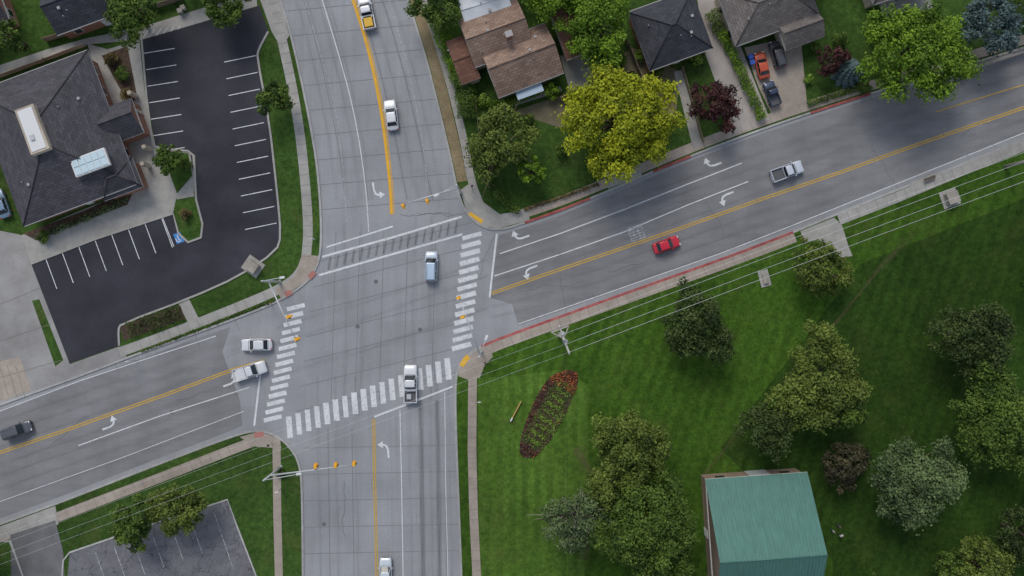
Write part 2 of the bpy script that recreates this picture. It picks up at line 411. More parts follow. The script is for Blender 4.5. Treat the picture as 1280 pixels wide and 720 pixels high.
for i in range(4): c.strip([(784+i*5.6,286-i*1.8),(790+i*5.6,302-i*1.8)],.1,.033)
c.make('grid_marking',mWhiteW)
# ---------------------------------------------------------------- sidewalks etc
z=Z1+.012
def flatpoly(name,px,mat,dz=0): return poly(name,px,z+dz,mat)
sNW=[(50,-700),(260,-150),(310,-50),(342,0),(355,60),(366,110),(376,170),(383,240),(386,290),(383,322)]
strip('sidewalk',chaikin(sNW),1.5,z,mSide)
flatpoly('sidewalk',[(322,-10),(350,-5),(362,45),(352,60),(340,40)],mSide,.006)
strip('sidewalk',chaikin([(383,322),(375,344),(350,362),(300,383),(240,407),(165,435),(150,440)]),1.5,z+.003,mSide)
flatpoly('sidewalk',[(378,318),(399,320),(397,330),(385,350),(352,373),(345,362),(370,345)],mSideT,.009)
strip('sidewalk',[(229,374),(243,402)],1.8,z+.012,mSide)
mDrv=M('concrete_drive',(.25,.24,.23),(.32,.31,.295),scale=.3,fs=.12,stains=.25)
flatpoly('driveway',[(-40,280),(28,294),(40,330),(88,455),(150,433),(160,447),(80,476),(-40,520)],mDrv)
flatpoly('pavement',[(110,55),(135,62),(175,50),(182,120),(195,182),(238,190),(243,222),(243,240),(222,242),(217,266),(120,298),(40,330),(28,294),(105,262),(160,240)],mSide,.004)
flatpoly('paver_patch',[(-20,456),(26,446),(40,488),(-20,508)],mSideT,.006)
flatpoly('grass_strip',[(41,376),(50,374),(80,450),(70,458)],mGrassN,.010)
PARK=[(178,50),(325,8),(336,40),(322,68),(337,150),(347,240),(352,300),(340,318),(300,345),(240,372),(150,405),(150,432),(88,454),(40,330),(120,298),(217,265),(224,290),(236,303),(252,297),(254,280),(246,250),(243,220),(238,190),(195,182),(185,120)]
flatpoly('parking_lot',PARK,mAsphD,.020)
kerb('kerb',[P(*q) for q in chaikin([(336,40),(324,62),(322,72),(337,150),(347,240),(352,295),(346,314),(300,345),(240,372),(152,405),(149,412),(150,432)],1)],.3,0,Z1+.15,mSide)
kerb('kerb',[P(*q) for q in [(178,50),(184,120),(192,182),(200,186),(236,189),(243,195),(246,250),(254,280),(252,297),(236,303),(224,292),(217,266),(120,299),(40,330)]],.3,0,Z1+.15,mSide)
flatpoly('grass_island',[(199,188),(236,192),(241,220),(222,242),(212,215)],mGrassN,.030)
flatpoly('grass_island',[(222,255),(242,250),(249,280),(247,294),(237,296),(228,285)],mGrassN,.030)
strip('sidewalk',[(221,246),(243,242)],.9,z+.034,mSide)
c=Coll()
for i in range(7): c.strip([(181+i*2.1,67+i*20.6),(219+i*2.1,61+i*20.6)],.12,z+.026)
for i in range(11): c.strip([(281+i*2.6,78+i*20.9),(320+i*2.6,70+i*20.9)],.12,z+.026)
for i in range(8): c.strip([(58+i*20.6,323-i*7.4),(72+i*20.6,361-i*7.4)],.12,z+.026)
c.strip([(203,270),(218,308)],.12,z+.026)
c.make('parking_marking',mWhite)
c=Coll()
for i in range(6): c.strip([(180+i*8,47-i*1),(186+i*8,38-i*1)],.12,z+.012)
c.make('hatched_marking',mWhite)
poly('accessible_parking_marking',[(217,293),(226,290),(231,302),(222,305)],z+.026,mBlueP)
c=Coll(); c.strip([(222,294),(224,299),(227,301)],.14,z+.030); c.strip([(220,298),(222,302),(226,302)],.12,z+.031); c.make('wheelchair_symbol',mWhite)
flatpoly('alley',[(0,82),(60,62),(110,48),(175,35),(320,-10),(322,8),(178,50),(110,56),(0,98)],mSide,.001)
flatpoly('grass_island',[(128,70),(160,58),(172,120),(165,130),(150,110)],mMulch,.014)
flatpoly('planting_bed',[(30,292),(45,300),(160,256),(168,238),(158,238),(110,262)],mMulch,.012)
flatpoly('planting_bed',[(150,408),(226,382),(232,398),(156,426)],mMulch,.012)
# SW
sSW=[(-900,1005),(-200,748),(0,672),(75,645),(190,601),(295,560),(330,547)]
strip('sidewalk',sSW,1.5,z,mSideT)
strip('sidewalk',[(346,548),(347,640),(349,720),(352,1000)],1.25,z+.003,mSideT)
flatpoly('sidewalk',[(300,546),(325,539),(350,548),(352,560),(320,558)],mSideT,.009)
flatpoly('parking_lot',[(88,690),(190,655),(285,624),(298,660),(325,730),(340,1000),(60,1000)],mCrack,.02)
flatpoly('driveway',[(14,668),(70,650),(80,690),(95,1000),(20,1000)],M('asphalt_old',(.12,.118,.12),(.16,.158,.16),fs=.15,stains=.2),.014)
flatpoly('driveway',[(0,658),(70,632),(74,655),(16,672),(-20,676)],mSide,.005)
kerb('kerb',[P(*q) for q in [(60,1000),(80,700),(88,690),(190,655),(285,624),(298,660),(325,730)]],.22,0,Z1+.1,mCurb)
kerb('kerb',[P(*q) for q in [(0,676),(14,676),(30,720)]],.22,0,Z1+.1,mCurb)
c=Coll()
for x in (112,135,158,182,206,230): c.strip([(x+8,690-(x-112)*.36),(x+24,734-(x-112)*.36)],.11,z+.026)
c.strip([(268,640),(292,710)],.11,z+.026)
c.make('parking_marking',mWhiteW)
# NE
flatpoly('dirt_strip',[(450,-180),(512,0),(534,70),(548,125),(559,170),(568,210),(572,228),(584,226),(576,185),(562,125),(548,70),(526,0),(470,-180)],mDirt)
strip('sidewalk',chaikin([(470,-180),(512,-40),(530,0),(553,70),(568,125),(582,185),(589,228),(603,262)]),1.2,z+.003,mSide)
flatpoly('sidewalk',[(575,238),(592,226),(603,252),(625,268),(660,262),(662,275),(622,286),(602,282),(584,266)],mSide,.009)
strip('sidewalk',chaikin([(630,275),(700,252),(760,228),(850,190),(950,152),(1050,119),(1150,88),(1280,50),(1480,-12)]),1.5,z+.006,mSideT)
flatpoly('driveway',[(752,215),(800,205),(802,220),(760,236)],mSide,.012)
flatpoly('path',[(842,90),(852,88),(878,182),(866,186)],mSide,.010)
flatpoly('driveway',[(862,-60),(895,-60),(910,20),(962,150),(918,168),(882,70)],M('concrete_drive2',(.32,.29,.26),(.40,.36,.33),scale=.3,fs=.12,stains=.25),.010)
flatpoly('driveway',[(930,60),(1000,44),(1008,128),(966,146),(948,110)],mSideT,.012)
flatpoly('yard_dirt',[(640,140),(700,120),(790,60),(850,90),(845,140),(700,160)],M('yard_soil',(.13,.12,.07),(.20,.17,.11),fs=.35),.002)
flatpoly('yard_soil',[(780,80),(830,95),(845,150),(800,110)],mDirt,.003)
flatpoly('patio',[(700,70),(735,65),(745,105),(715,125)],mSide,.006)
flatpoly('driveway',[(1085,-20),(1160,-60),(1165,12),(1105,22)],mSide,.006)
flatpoly('path',[(640,126),(700,108),(703,114),(642,133)],mSide,.007)
# SE
se=sub(cSE,596,1006,y1=440)
strip('sidewalk',se,1.45,z,mSideT,off=.89)
flatpoly('sidewalk',[(612,430),(596,437),(583,446),(574,460),(573,470),(584,474),(600,472),(606,456),(616,446)],mSideT,.004)
flatpoly('driveway',[(1000,289),(1042,272),(1052,282),(1060,308),(1065,320),(1052,322),(1020,300),(1005,303)],mSide,.008)
strip('sidewalk',[(1048,275),(1120,247),(1200,214),(1280,182),(1480,105)],1.6,z+.004,mSide)
strip('sidewalk',[(591,455),(590,560),(592,640),(596,720),(604,1000)],1.35,z+.007,mSideT)
flatpoly('lawn_striped',[(598,472),(640,470),(700,462),(735,480),(735,560),(720,1100),(604,1100),(598,640)],mLawnV,-.006)
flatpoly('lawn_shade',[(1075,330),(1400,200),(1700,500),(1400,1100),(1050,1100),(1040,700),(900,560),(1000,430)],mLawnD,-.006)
strip('worn_trail',chaikin([(880,592),(920,545),(975,480),(1040,410),(1090,345),(1140,290)]),1.4,z+.006,mWorn)
strip('worn_trail',chaikin([(720,560),(740,590),(745,640),(735,700)]),5,z+.004,mWorn)
mAda=flat('tactile_yellow',(.75,.42,.03),.7); mAdaR=flat('tactile_red',(.40,.16,.13),.7)
flatpoly('tactile_paving',[(585,268),(588,265),(604,275),(602,280)],mAda,.02)
flatpoly('tactile_paving',[(574,455),(583,443),(588,447),(579,459)],mAda,.02)
flatpoly('tactile_paving',[(385,345),(391,338),(396,342),(389,350)],mAdaR,.02)
flatpoly('tactile_paving',[(355,366),(363,362),(367,367),(359,372)],mAdaR,.02)
flatpoly('tactile_paving',[(318,541),(330,539),(330,546),(319,547)],mAdaR,.02)
sj=Coll()
def sjoint(px,width,every=1.6,zz=z+.02,off=0):
    w=[P(*q) for q in px]
    acc=0
    for a,b in zip(w[:-1],w[1:]):
        L=math.dist(a,b); t=every-acc
        while t<L:
            x=a[0]+(b[0]-a[0])*t/L; y=a[1]+(b[1]-a[1])*t/L
            nx,ny=-(b[1]-a[1])/L,(b[0]-a[0])/L
            sj.strip([(x+nx*(off-width/2),y+ny*(off-width/2)),(x+nx*(off+width/2),y+ny*(off+width/2))],.05,zz,world=True); t+=every
        acc=L-(t-every)
sjoint(sNW[2:],1.45); sjoint([(375,344),(350,362),(300,383),(240,407),(165,435)],1.45); sjoint([(0,672),(75,645),(190,601),(295,560)],1.45)
sjoint([(591,470),(590,560),(592,640),(596,720)],1.3); sjoint([(1048,275),(1120,247),(1200,214),(1280,182)],1.55)
sjoint([(640,272),(700,252),(760,228),(850,190),(950,152),(1050,119),(1150,88),(1280,50)],1.45); sjoint(se[::-1],1.4,off=-.89)
sjoint([(530,0),(553,70),(568,125),(582,185),(589,228)],1.1)
for y in (350,395,440): sj.strip([(-10,y+35),(45+(y-330)*.3,y+10)],.06,z+.02)
for x in (0,10,20): sj.strip([(x,456),(x+12,496)],.06,z+.024)
for i in range(6): sj.strip([(900+i*10,40+i*22),(930+i*6,32+i*20)],.05,z+.03)
sj.make('pavement_joint',flat('joint_walk',(.2,.19,.18),.9))
# ---------------------------------------------------------------- foliage
def leaves(name,C,N,sz,tint,mat,parent):
    n=len(C)
    N=N/np.linalg.norm(N,axis=1,keepdims=True)
    r=rng.normal(size=(n,3)); a=np.cross(N,r); a/=np.linalg.norm(a,axis=1,keepdims=True)+1e-9; b=np.cross(N,a)
    s=sz[:,None]
    V=np.stack([C+a*s,C+b*s*.6,C-a*s,C-b*s*.6],1).reshape(-1,3).astype(np.float32)
    me=bpy.data.meshes.new(name)
    me.vertices.add(4*n); me.vertices.foreach_set('co',V.ravel())
    me.loops.add(4*n); me.loops.foreach_set('vertex_index',np.arange(4*n,dtype=np.int32))
    me.polygons.add(n); me.polygons.foreach_set('loop_start',np.arange(0,4*n,4,dtype=np.int32)); me.polygons.foreach_set('loop_total',np.full(n,4,dtype=np.int32))
    at=me.attributes.new('tint','FLOAT','FACE'); at.data.foreach_set('value',np.clip(tint,0,1).astype(np.float32))
    me.materials.append(mat); me.update(calc_edges=True); 
    return link(bpy.data.objects.new(name,me),parent)
LM={'yel':leafmat('leaf_yellowgreen',(.15,.20,.008),(.42,.44,.02)),
    'grn':leafmat('leaf_green',(.035,.075,.012),(.125,.19,.028)),
    'brt':leafmat('leaf_bright',(.06,.13,.010),(.19,.31,.022)),
    'olv':leafmat('leaf_olive',(.05,.082,.013),(.175,.225,.04)),
    'drk':leafmat('leaf_dark',(.022,.042,.010),(.08,.115,.028)),
    'gry':leafmat('leaf_greygreen',(.055,.09,.035),(.16,.22,.08)),
    'red':leafmat('leaf_maroon',(.03,.014,.014),(.10,.035,.032)),
    'blu':leafmat('leaf_bluegreen',(.05,.085,.08),(.14,.20,.20)),
    'flo':leafmat('flower',(.28,.05,.02),(.5,.17,.05)),
    'lim':leafmat('leaf_lime',(.12,.22,.02),(.26,.38,.06)),
    'brn':leafmat('leaf_bronze',(.03,.03,.015),(.09,.08,.04)),
    'tan':leafmat('leaf_brown',(.09,.07,.03),(.2,.15,.05))}
def tree(name,px,py,r,h,kind,dens=1.0,irr=.38,crf=(.11,.26),flatk=.85,bark=mBark,leaf=.21,fill=1.0,gap=0):
    b=min(r/S*.8,h*.42)*flatk; zc=h-b
    k=(CAMH-zc)/CAMH; R=r/S*k*1.06; x0,y0=P(px,py,zc)
    e=empty(name,x0,y0,Z1)
    nc=int((22+R*8.5)*fill); ph=rng.uniform(0,6.28,4)
    C=[];Nn=[];T=[];Z=[];cl=[]
    for i in range(nc):
        th=rng.uniform(0,2*math.pi); u=rng.uniform(-.35,1)
        rr=math.sqrt(max(0,1-u*u))*rng.uniform(.55,1.0) if u>0 else rng.uniform(.6,.97)
        out=1+irr*(math.sin(2*th+ph[0])*.4+math.sin(3*th+ph[1])*.4+math.sin(7*th+ph[2])*.3)
        cr=R*rng.uniform(*crf)
        rad=(R-cr*.5)*rr*out
        if gap and rng.random()<gap: continue
        c=np.array([math.cos(th)*rad,math.sin(th)*rad,zc+b*.75*u+rng.normal(0,.35)]); cl.append((c,cr))
        n=int(cr*cr*4*math.pi*9.5*dens)+20
        d=rng.normal(size=(n,3)); d[:,2]+=.35; d/=np.linalg.norm(d,axis=1,keepdims=True)
        lump=1+.28*np.sin(d[:,0]*5+i)*np.sin(d[:,1]*5+i*2)+.18*np.sin(d[:,0]*11+i)*np.cos(d[:,2]*9)
        rad_=cr*(rng.uniform(.35,1,n)**.5)*lump*(1+.5*rng.random(n)*(rng.random(n)<.22))
        nn=d*.65+rng.normal(size=(n,3))*.5; nn[:,2]+=.35
        C.append(c+d*rad_[:,None]*np.array([1,1,.8])); Nn.append(nn)
        T.append(np.clip(rng.normal(.5,.22),.05,.95)+rng.normal(0,.17,n)); Z.append(leaf*rng.uniform(.6,1.35,n))
    leaves('foliage',np.concatenate(C),np.concatenate(Nn),np.concatenate(Z),np.concatenate(T),LM[kind],e)
    V=[];F=[]
    def add(p,rd,seg=6):
        v,f=tubegeo(p,rd,seg); n=len(V); V.extend(v); F.extend([[i+n for i in q] for q in f])
    tr=.10+R*.035
    add([(0,0,-.1),(.05*R,0,zc*.35),(0,.04*R,zc*.7),(0,0,zc)],[tr*1.5,tr,tr*.8,tr*.45],8)
    for c,cr in cl[:: max(1,len(cl)//16)]:
        zb=zc*rng.uniform(.4,.75); m=(c*np.array([.5,.5,0])+np.array([rng.normal(0,.2),rng.normal(0,.2),(zb+c[2])/2+.2]))
        add([(0,0,zb),tuple(m),tuple(c*1.03)],[tr*.5,tr*.32,.03])
        if gap: 
            for _ in range(4):
                q=c*1.0+np.array([rng.normal(0,1.1),rng.normal(0,1.1),rng.uniform(.1,1.0)]); add([tuple(m),tuple((m+q)/2+rng.normal(0,.15,3)),tuple(q)],[.10,.06,.025],5)
    mk('trunk',V,F,bark,e,smooth=True)
    return e
def hedge(name,px,width,h,kind='grn',dens=1,leaf=.14,irr=.12):
    w=[P(*q,h) for q in px]
    e=empty(name,w[0][0],w[0][1],Z1); C=[];Nn=[];T=[];Z=[]
    for a,b in zip(w[:-1],w[1:]):
        L=math.dist(a,b); n=int(L*(width+2*h)*40*dens)
        t=rng.random(n); s=rng.uniform(-1,1,n); zz=h*(rng.random(n)**.4)
        nx,ny=-(b[1]-a[1])/L,(b[0]-a[0])/L
        wob=1+irr*np.sin(t*L*2.3)+irr*rng.normal(size=n)*.5
        X=a[0]+(b[0]-a[0])*t+nx*s*width/2*wob-w[0][0]; Yy=a[1]+(b[1]-a[1])*t+ny*s*width/2*wob-w[0][1]
        C.append(np.stack([X,Yy,zz*(1-.25*np.abs(s)**3)*(1+.12*np.sin(t*L*1.9))],1)); nn=rng.normal(size=(n,3))*.6; nn[:,2]+=.8; nn[:,0]+=nx*s; nn[:,1]+=ny*s; Nn.append(nn)
        T.append(.5+.2*np.sin(t*L*1.7)+rng.normal(0,.2,n)); Z.append(leaf*rng.uniform(.6,1.3,n))
    leaves('foliage',np.concatenate(C),np.concatenate(Nn),np.concatenate(Z),np.concatenate(T),LM[kind],e)
    V=[];F=[]
    for a,b in zip(w[:-1],w[1:]):
        L=math.dist(a,b)
        for i in range(max(1,int(L/1.2))):
            t=(i+.5)/max(1,int(L/1.2)); x=a[0]+(b[0]-a[0])*t-w[0][0]; y=a[1]+(b[1]-a[1])*t-w[0][1]
            v,f=tubegeo([(x,y,-.05),(x+.05,y,h*.7)],[.06,.03],5); n=len(V); V+=v; F+=[[k+n for k in q] for q in f]
    mk('stems',V,F,mBark,e)
def bush(name,px,py,r,h,kind): return tree(name,px,py,r,h,kind,dens=1.6,irr=.15,crf=(.3,.45),leaf=.13,fill=.6)
def spruce(name,px,py,r,h,kind='blu'):
    k=(CAMH-h*.4)/CAMH; R=r/S*k; x0,y0=P(px,py,h*.4); e=empty(name,x0,y0,Z1)
    n=int(R*R*1500); zz=rng.random(n)**1.5; th=rng.uniform(0,2*math.pi,n)
    lob=np.cos(11*th+np.floor(zz*9)*1.7)
    rad=R*(1-zz)*(.25+.75*rng.random(n)**.6)*(1+.15*lob)
    C=np.stack([np.cos(th)*rad,np.sin(th)*rad,.3+h*zz-rad*.12],1)
    N=np.stack([np.cos(th)*.5,np.sin(th)*.5,np.full(n,.9)],1)+rng.normal(size=(n,3))*.35
    leaves('foliage',C,N,.15*rng.uniform(.6,1.4,n),.5+.22*lob+rng.normal(0,.15,n),LM[kind],e)
    tube('trunk',[(0,0,-.1),(0,0,h*.9)],[.2,.04],mBark,e)
for a in [
 (745,28,48,9,'brt'),(345,122,23,6,'grn'),(211,197,20,5,'grn'),(165,18,33,8,'grn'),(278,4,30,7,'grn'),(12,46,20,6,'grn'),
 (165,655,30,6.5,'grn'),(222,638,33,7,'olv'),
 (868,408,45,8,'drk'),(1024,336,38,7,'olv'),(1212,420,50,9,'drk'),(1055,580,30,6,'brn'),
 (1225,710,38,8,'olv'),(1278,668,36,8,'drk'),(1190,710,24,6,'grn'),
 (895,132,30,6,'red'),(1040,76,19,4.5,'red'),(545,8,30,7,'grn')]:
    tree('deciduous_tree',*a)
tree('maple_tree',775,150,72,11,'yel',irr=.2,crf=(.11,.21),leaf=.22)
tree('maple_tree',1142,66,64,11,'brt',irr=.2,crf=(.11,.21),leaf=.22)
tree('deciduous_tree',628,176,43,8,'olv',irr=.35,gap=.1); tree('deciduous_tree',664,212,17,5,'brt',irr=.3); tree('deciduous_tree',612,205,18,5,'olv')
tree('deciduous_tree',1022,478,57,10,'olv',irr=.45); tree('deciduous_tree',958,534,33,8,'drk',irr=.45); tree('deciduous_tree',1060,515,24,8,'grn',irr=.4)
tree('deciduous_tree',1248,530,56,11,'grn',irr=.45); tree('deciduous_tree',1142,602,53,10,'gry',irr=.4)
tree('deciduous_tree',808,650,64,12,'grn',irr=.25,crf=(.11,.21)); tree('deciduous_tree',788,560,48,11,'olv',irr=.3); tree('deciduous_tree',770,610,40,10,'olv',irr=.3); tree('deciduous_tree',722,646,46,9,'gry',irr=.5,gap=.62,bark=mBarkL)
tree('deciduous_tree',822,708,42,9,'grn',irr=.25)
tree('deciduous_tree',970,728,20,7,'drk'); tree('deciduous_tree',690,-25,40,9,'brt')
spruce('spruce_tree',1064,88,19,5); tree('deciduous_tree',1236,30,38,9,'blu')
for a in ((1335,330,50,9,'drk'),(1345,620,55,10,'olv'),(1325,-20,50,9,'grn'),(-60,20,40,8,'grn'),(620,-60,45,9,'grn'),(950,800,50,9,'olv'),(-60,700,40,8,'olv'),(1100,780,50,9,'grn'),(240,-60,40,8,'grn'),(1000,-60,45,9,'olv')):
    tree('deciduous_tree',*a,dens=.6)
hedge('hedge',[(540,15),(553,45),(572,95)],2.4,2.2,'brt'); hedge('hedge',[(574,90),(582,118),(584,146)],3.2,2.5,'grn')
hedge('hedge',[(902,38),(925,82),(955,148)],1.5,1.6,'brt'); hedge('hedge',[(890,12),(902,38)],2,2,'grn')
hedge('hedge',[(618,238),(640,262),(650,263)],1.0,1.0,'grn'); hedge('hedge',[(655,262),(700,247),(748,230)],.5,.5,'tan')
hedge('planting_shrub',[(158,414),(190,403),(226,391)],2.6,.7,'drk',dens=.8); hedge('planting_shrub',[(45,297),(100,275),(160,248)],1.1,.7,'gry',dens=.6)
hedge('planting_shrub',[(175,440),(250,411),(345,374)],.5,.25,'grn',dens=.7)
hedge('planting_shrub',[(598,130),(640,128),(680,112)],.9,.8,'brt'); hedge('planting_shrub',[(1010,130),(1040,120),(1080,108)],1.0,.7,'grn')
for x,y,r,h,k in ((140,75,9,1.2,'tan'),(152,92,9,1.5,'grn'),(160,118,8,1.2,'tan'),(232,206,8,1.2,'grn'),(234,268,7,.9,'tan'),(55,296,8,1,'grn'),(605,125,7,1,'lim'),(690,115,10,1.8,'brt'),(700,190,8,1.5,'grn'),(1050,50,10,1.6,'grn'),(1080,110,8,1.2,'grn'),(820,88,9,1.5,'grn'),(870,75,8,1.2,'lim'),(1095,40,10,1.8,'grn'),(715,122,8,1.5,'grn'),(775,75,9,2,'grn'),(350,590,6,.8,'grn'),
   (800,70,7,1,'lim'),(790,100,8,1.2,'grn'),(835,110,8,1.3,'olv'),(660,150,7,1,'grn'),(855,70,7,1,'grn'),(725,60,8,1.4,'grn'),(1020,60,7,1,'grn'),(1010,100,6,.8,'lim'),(1180,95,7,1,'grn'),(1200,90,7,1,'grn')):
    bush('shrub',x,y,r,h,k)
# fallen leaves
fl=empty('fallen_leaves',0,0,0)
def litter(nm,px,py,r,n,kind,zz):
    th=rng.uniform(0,6.28,n); rr=r*np.abs(rng.normal(0,.6,n)); x=px+np.cos(th)*rr; y=py+np.sin(th)*rr
    C=np.stack([(x-640)/S,(360-y)/S,np.full(n,zz)+rng.random(n)*.01],1); N=rng.normal(size=(n,3))*.08; N[:,2]+=1
    leaves(nm,C,N,rng.uniform(.05,.11,n),rng.random(n),LM[kind],fl)
litter('leaves_1',775,175,75,420,'yel',.2); litter('leaves_2',1140,85,60,200,'tan',.2); litter('leaves_3',770,620,110,350,'tan',.17); litter('leaves_4',1060,480,120,350,'tan',.17)
# flower bed
fb=empty('flower_bed',0,0,0)
FB=chaikin([(692,468),(712,461),(725,468),(716,498),(693,543),(671,570),(655,573),(648,562),(654,535),(668,500),(681,478),(692,468)],1)[:-1]
poly('soil',FB,z+.02,mMulch,fb)
def inside(x,y,p):
    c=False
    for i in range(len(p)):
        a,b=p[i],p[i-1]
        if (a[1]>y)!=(b[1]>y) and x<(b[0]-a[0])*(y-a[1])/(b[1]-a[1])+a[0]: c=not c
    return c
A={'flo':[],'lim':[],'grn':[],'tan':[],'red':[]}
for _ in range(10000):
    x=random.uniform(645,726); y=random.uniform(460,576)
    if not inside(x,y,FB): continue
    dx,dy=x-686,y-518; s=(dx*.5-dy*.866); t=(dx*.866+dy*.5)
    edge=abs(t)>15 or abs(s)>46
    letter=abs(t)<9 and (math.sin(s*.62)+.5*math.sin(s*.31+t*.5)>.1)
    r=random.random()
    if edge: k='red' if r<.45 else 'flo' if r<.5 else 'tan' if r<.62 else None
    elif letter: k='lim' if r<.7 else 'grn'
    else: k='grn' if r<.35 else 'tan' if r<.4 else None
    if s>38 and random.random()<.45: k='flo'
    if t>10 and s<10 and s>-20 and random.random()<.5: k='lim'
    if k: A[k].append((*P(x,y),z+.05+random.random()*.3))
for k,v in A.items():
    v=np.array(v); n=len(v); nn=rng.normal(size=(n,3))*.4; nn[:,2]+=1
    leaves('flowers_'+k,v,nn,rng.uniform(.09,.18,n),rng.random(n),LM[k],fb)
# ---------------------------------------------------------------- buildings
def building(name,px,py,L,Wd,rot,eave,ridge,kind,roof,wall,over=.4,windows=True,vents=4,parent=None):
    k=(CAMH-eave)/CAMH; L=L/S*k; Wd=Wd/S*k; x,y=P(px,py,eave)
    e=parent or empty(name,x,y,Z1,rot)
    if parent:
        d=Matrix.Rotation(-parent.rotation_euler.z,2)@Vector((x-parent.location.x,y-parent.location.y))
        g=bpy.data.objects.new('wing',None); link(g,parent); g.location=(d.x,d.y,0); g.rotation_euler=(0,0,math.radians(rot)-parent.rotation_euler.z); e=g
    hl,hw=L/2,Wd/2; dz=ridge-eave; sl=dz/hw
    def zr(a,b): return eave+(sl*min(hw-abs(b),hl-abs(a)) if kind=='hip' else sl*(hw-abs(b)))
    if kind=='hip':
        if hl>=hw:
            r=hl-hw
            v=[(-hl,-hw,eave),(hl,-hw,eave),(hl,hw,eave),(-hl,hw,eave),(-r,0,ridge),(r,0,ridge)]
            fs=[[0,1,5,4],[2,3,4,5],[1,2,5],[3,0,4]]; caps=[(4,5),(0,4),(3,4),(1,5),(2,5)]
        else:
            r=hw-hl; ridge=eave+sl*hl
            v=[(-hl,-hw,eave),(hl,-hw,eave),(hl,hw,eave),(-hl,hw,eave),(0,-r,ridge),(0,r,ridge)]
            fs=[[0,1,4],[1,2,5,4],[2,3,5],[3,0,4,5]]; caps=[(4,5),(0,4),(1,4),(2,5),(3,5)]
    else:
        v=[(-hl,-hw,eave),(hl,-hw,eave),(hl,hw,eave),(-hl,hw,eave),(-hl,0,ridge),(hl,0,ridge)]
        fs=[[0,1,5,4],[2,3,4,5]]; caps=[(4,5)]
    V=[];F=[];UV=[]
    for q in fs:
        n=len(V); a=Vector(v[q[0]]); b=Vector(v[q[1]]); t=(b-a).normalized(); nn=(b-a).cross(Vector(v[q[2]])-a).normalized(); w=nn.cross(t)
        for i in q: V.append(v[i]); d=Vector(v[i])-a; UV.append((d.dot(t),d.dot(w)))
        F.append(list(range(n,n+len(q))))
    n=len(V)
    for i in range(4): V.append(v[i]);UV.append((0,0))
    for i in range(4): V.append((v[i][0],v[i][1],eave-.22));UV.append((0,0))
    mi=[0]*len(F)
    for i in range(4): F.append([n+i,n+4+i,n+4+(i+1)%4,n+(i+1)%4]); mi.append(1)
    F.append([n+7,n+6,n+5,n+4]); mi.append(1)
    mk('roof',V,F,[roof,mTrim],e,mi=mi,uv=UV)
    wl,ww=hl-over,hw-over; et=eave-.225
    wv=[(-wl,-ww,-.1),(wl,-ww,-.1),(wl,ww,-.1),(-wl,ww,-.1),(-wl,-ww,et),(wl,-ww,et),(wl,ww,et),(-wl,ww,et)]
    wf=[[0,1,5,4],[1,2,6,5],[2,3,7,6],[3,0,4,7]]
    if kind!='hip':
        wv+=[(-hl+.15,-hw+.2,eave+.01),(-hl+.15,hw-.2,eave+.01),(-hl+.15,0,ridge-.12),(hl-.15,-hw+.2,eave+.01),(hl-.15,hw-.2,eave+.01),(hl-.15,0,ridge-.12)]
        wf+=[[8,10,9],[11,12,13]]
    mk('walls',wv,wf,wall,e)
    for i,(a,b) in enumerate(caps):
        a=v[a];b=v[b]
        if (Vector(a)-Vector(b)).length>.1: tube('ridge_cap_%d'%i,[a,b],.10,roof,e,seg=6)
    if windows:
        for sgn in (-1,1):
            n=max(2,int(L/3.2))
            for i in range(n):
                cx=-wl+(i+.5)*2*wl/n
                if i==n//2 and sgn<0: 
                    box('door',cx,sgn*(ww+.03),1.0,1.0,.1,2.1,mTrim,e)
                else:
                    box('window_frame',cx,sgn*(ww+.02),1.6,1.3,.08,1.3,mTrim,e); box('window',cx,sgn*(ww+.05),1.6,1.1,.08,1.1,mGlass,e)
            n=max(1,int(Wd/3.5))
            for i in range(n):
                cy=-ww+(i+.5)*2*ww/n
                box('window_frame',sgn*(wl+.02),cy,1.6,.08,1.3,1.3,mTrim,e); box('window',sgn*(wl+.05),cy,1.6,.08,1.1,1.1,mGlass,e)
        for sgn in (-1,1): box('gutter',0,sgn*(hw+.06),eave-.1,L,.12,.12,mGut,e)
    for i in range(vents):
        a=random.uniform(-.7,.7)*hl; b=random.uniform(-.6,.6)*hw
        if i%2: box('roof_vent',a,b,zr(a,b)+.12,.4,.4,.3,mGut,e)
        else: tube('vent_pipe',[(a,b,zr(a,b)-.1),(a,b,zr(a,b)+.45)],.08,mGut,e)
    return e,zr
rSl=shingle('shingle_charcoal',(.055,.052,.062),(.088,.083,.095))
rSd=shingle('shingle_dark',(.034,.036,.045),(.058,.06,.072))
rBr=shingle('shingle_brown',(.24,.155,.115),(.35,.24,.18))
rBr2=shingle('shingle_greybrown',(.14,.12,.11),(.20,.175,.16))
rRu=shingle('shingle_rust',(.15,.07,.045),(.21,.105,.07))
rWh=M('roof_membrane_white',(.6,.63,.66),(.7,.73,.75),scale=.5,fs=.06)
off_,zr=building('office_building',70,173,152,178,20.5,3.8,8.6,'hip',rSl,mWallB,over=.7,vents=5)
def onroof(e,zr,px,py,zg):
    x,y=P(px,py,zg); d=Matrix.Rotation(-e.rotation_euler.z,2)@Vector((x-e.location.x,y-e.location.y)); return d.x,d.y,zr(d.x,d.y)
a,b,c_=onroof(off_,zr,50,165,6.5)
box('skylight_curb',a,b,c_+.25,2.9,7.0,.9,mWallT,off_,bev=.05); box('skylight_glass',a,b,c_+.72,2.2,6.3,.12,mTrim,off_)
box('roof_unit',a-.3,b-1.2,c_+.85,.6,.8,.25,mSteel,off_)
a,b,c_=onroof(off_,zr,116,204,5.6)
box('skylight_curb',a,b,c_+.2,5.4,2.7,.5,mTrim,off_)
mSky=flat('skylight_acrylic',(.55,.68,.72),.2)
for i in range(5):
    for j in range(2): box('skylight_pane',a-2.05+i*1.02,b-.62+j*1.24,c_+.5,.9,1.1,.12,mSky,off_)
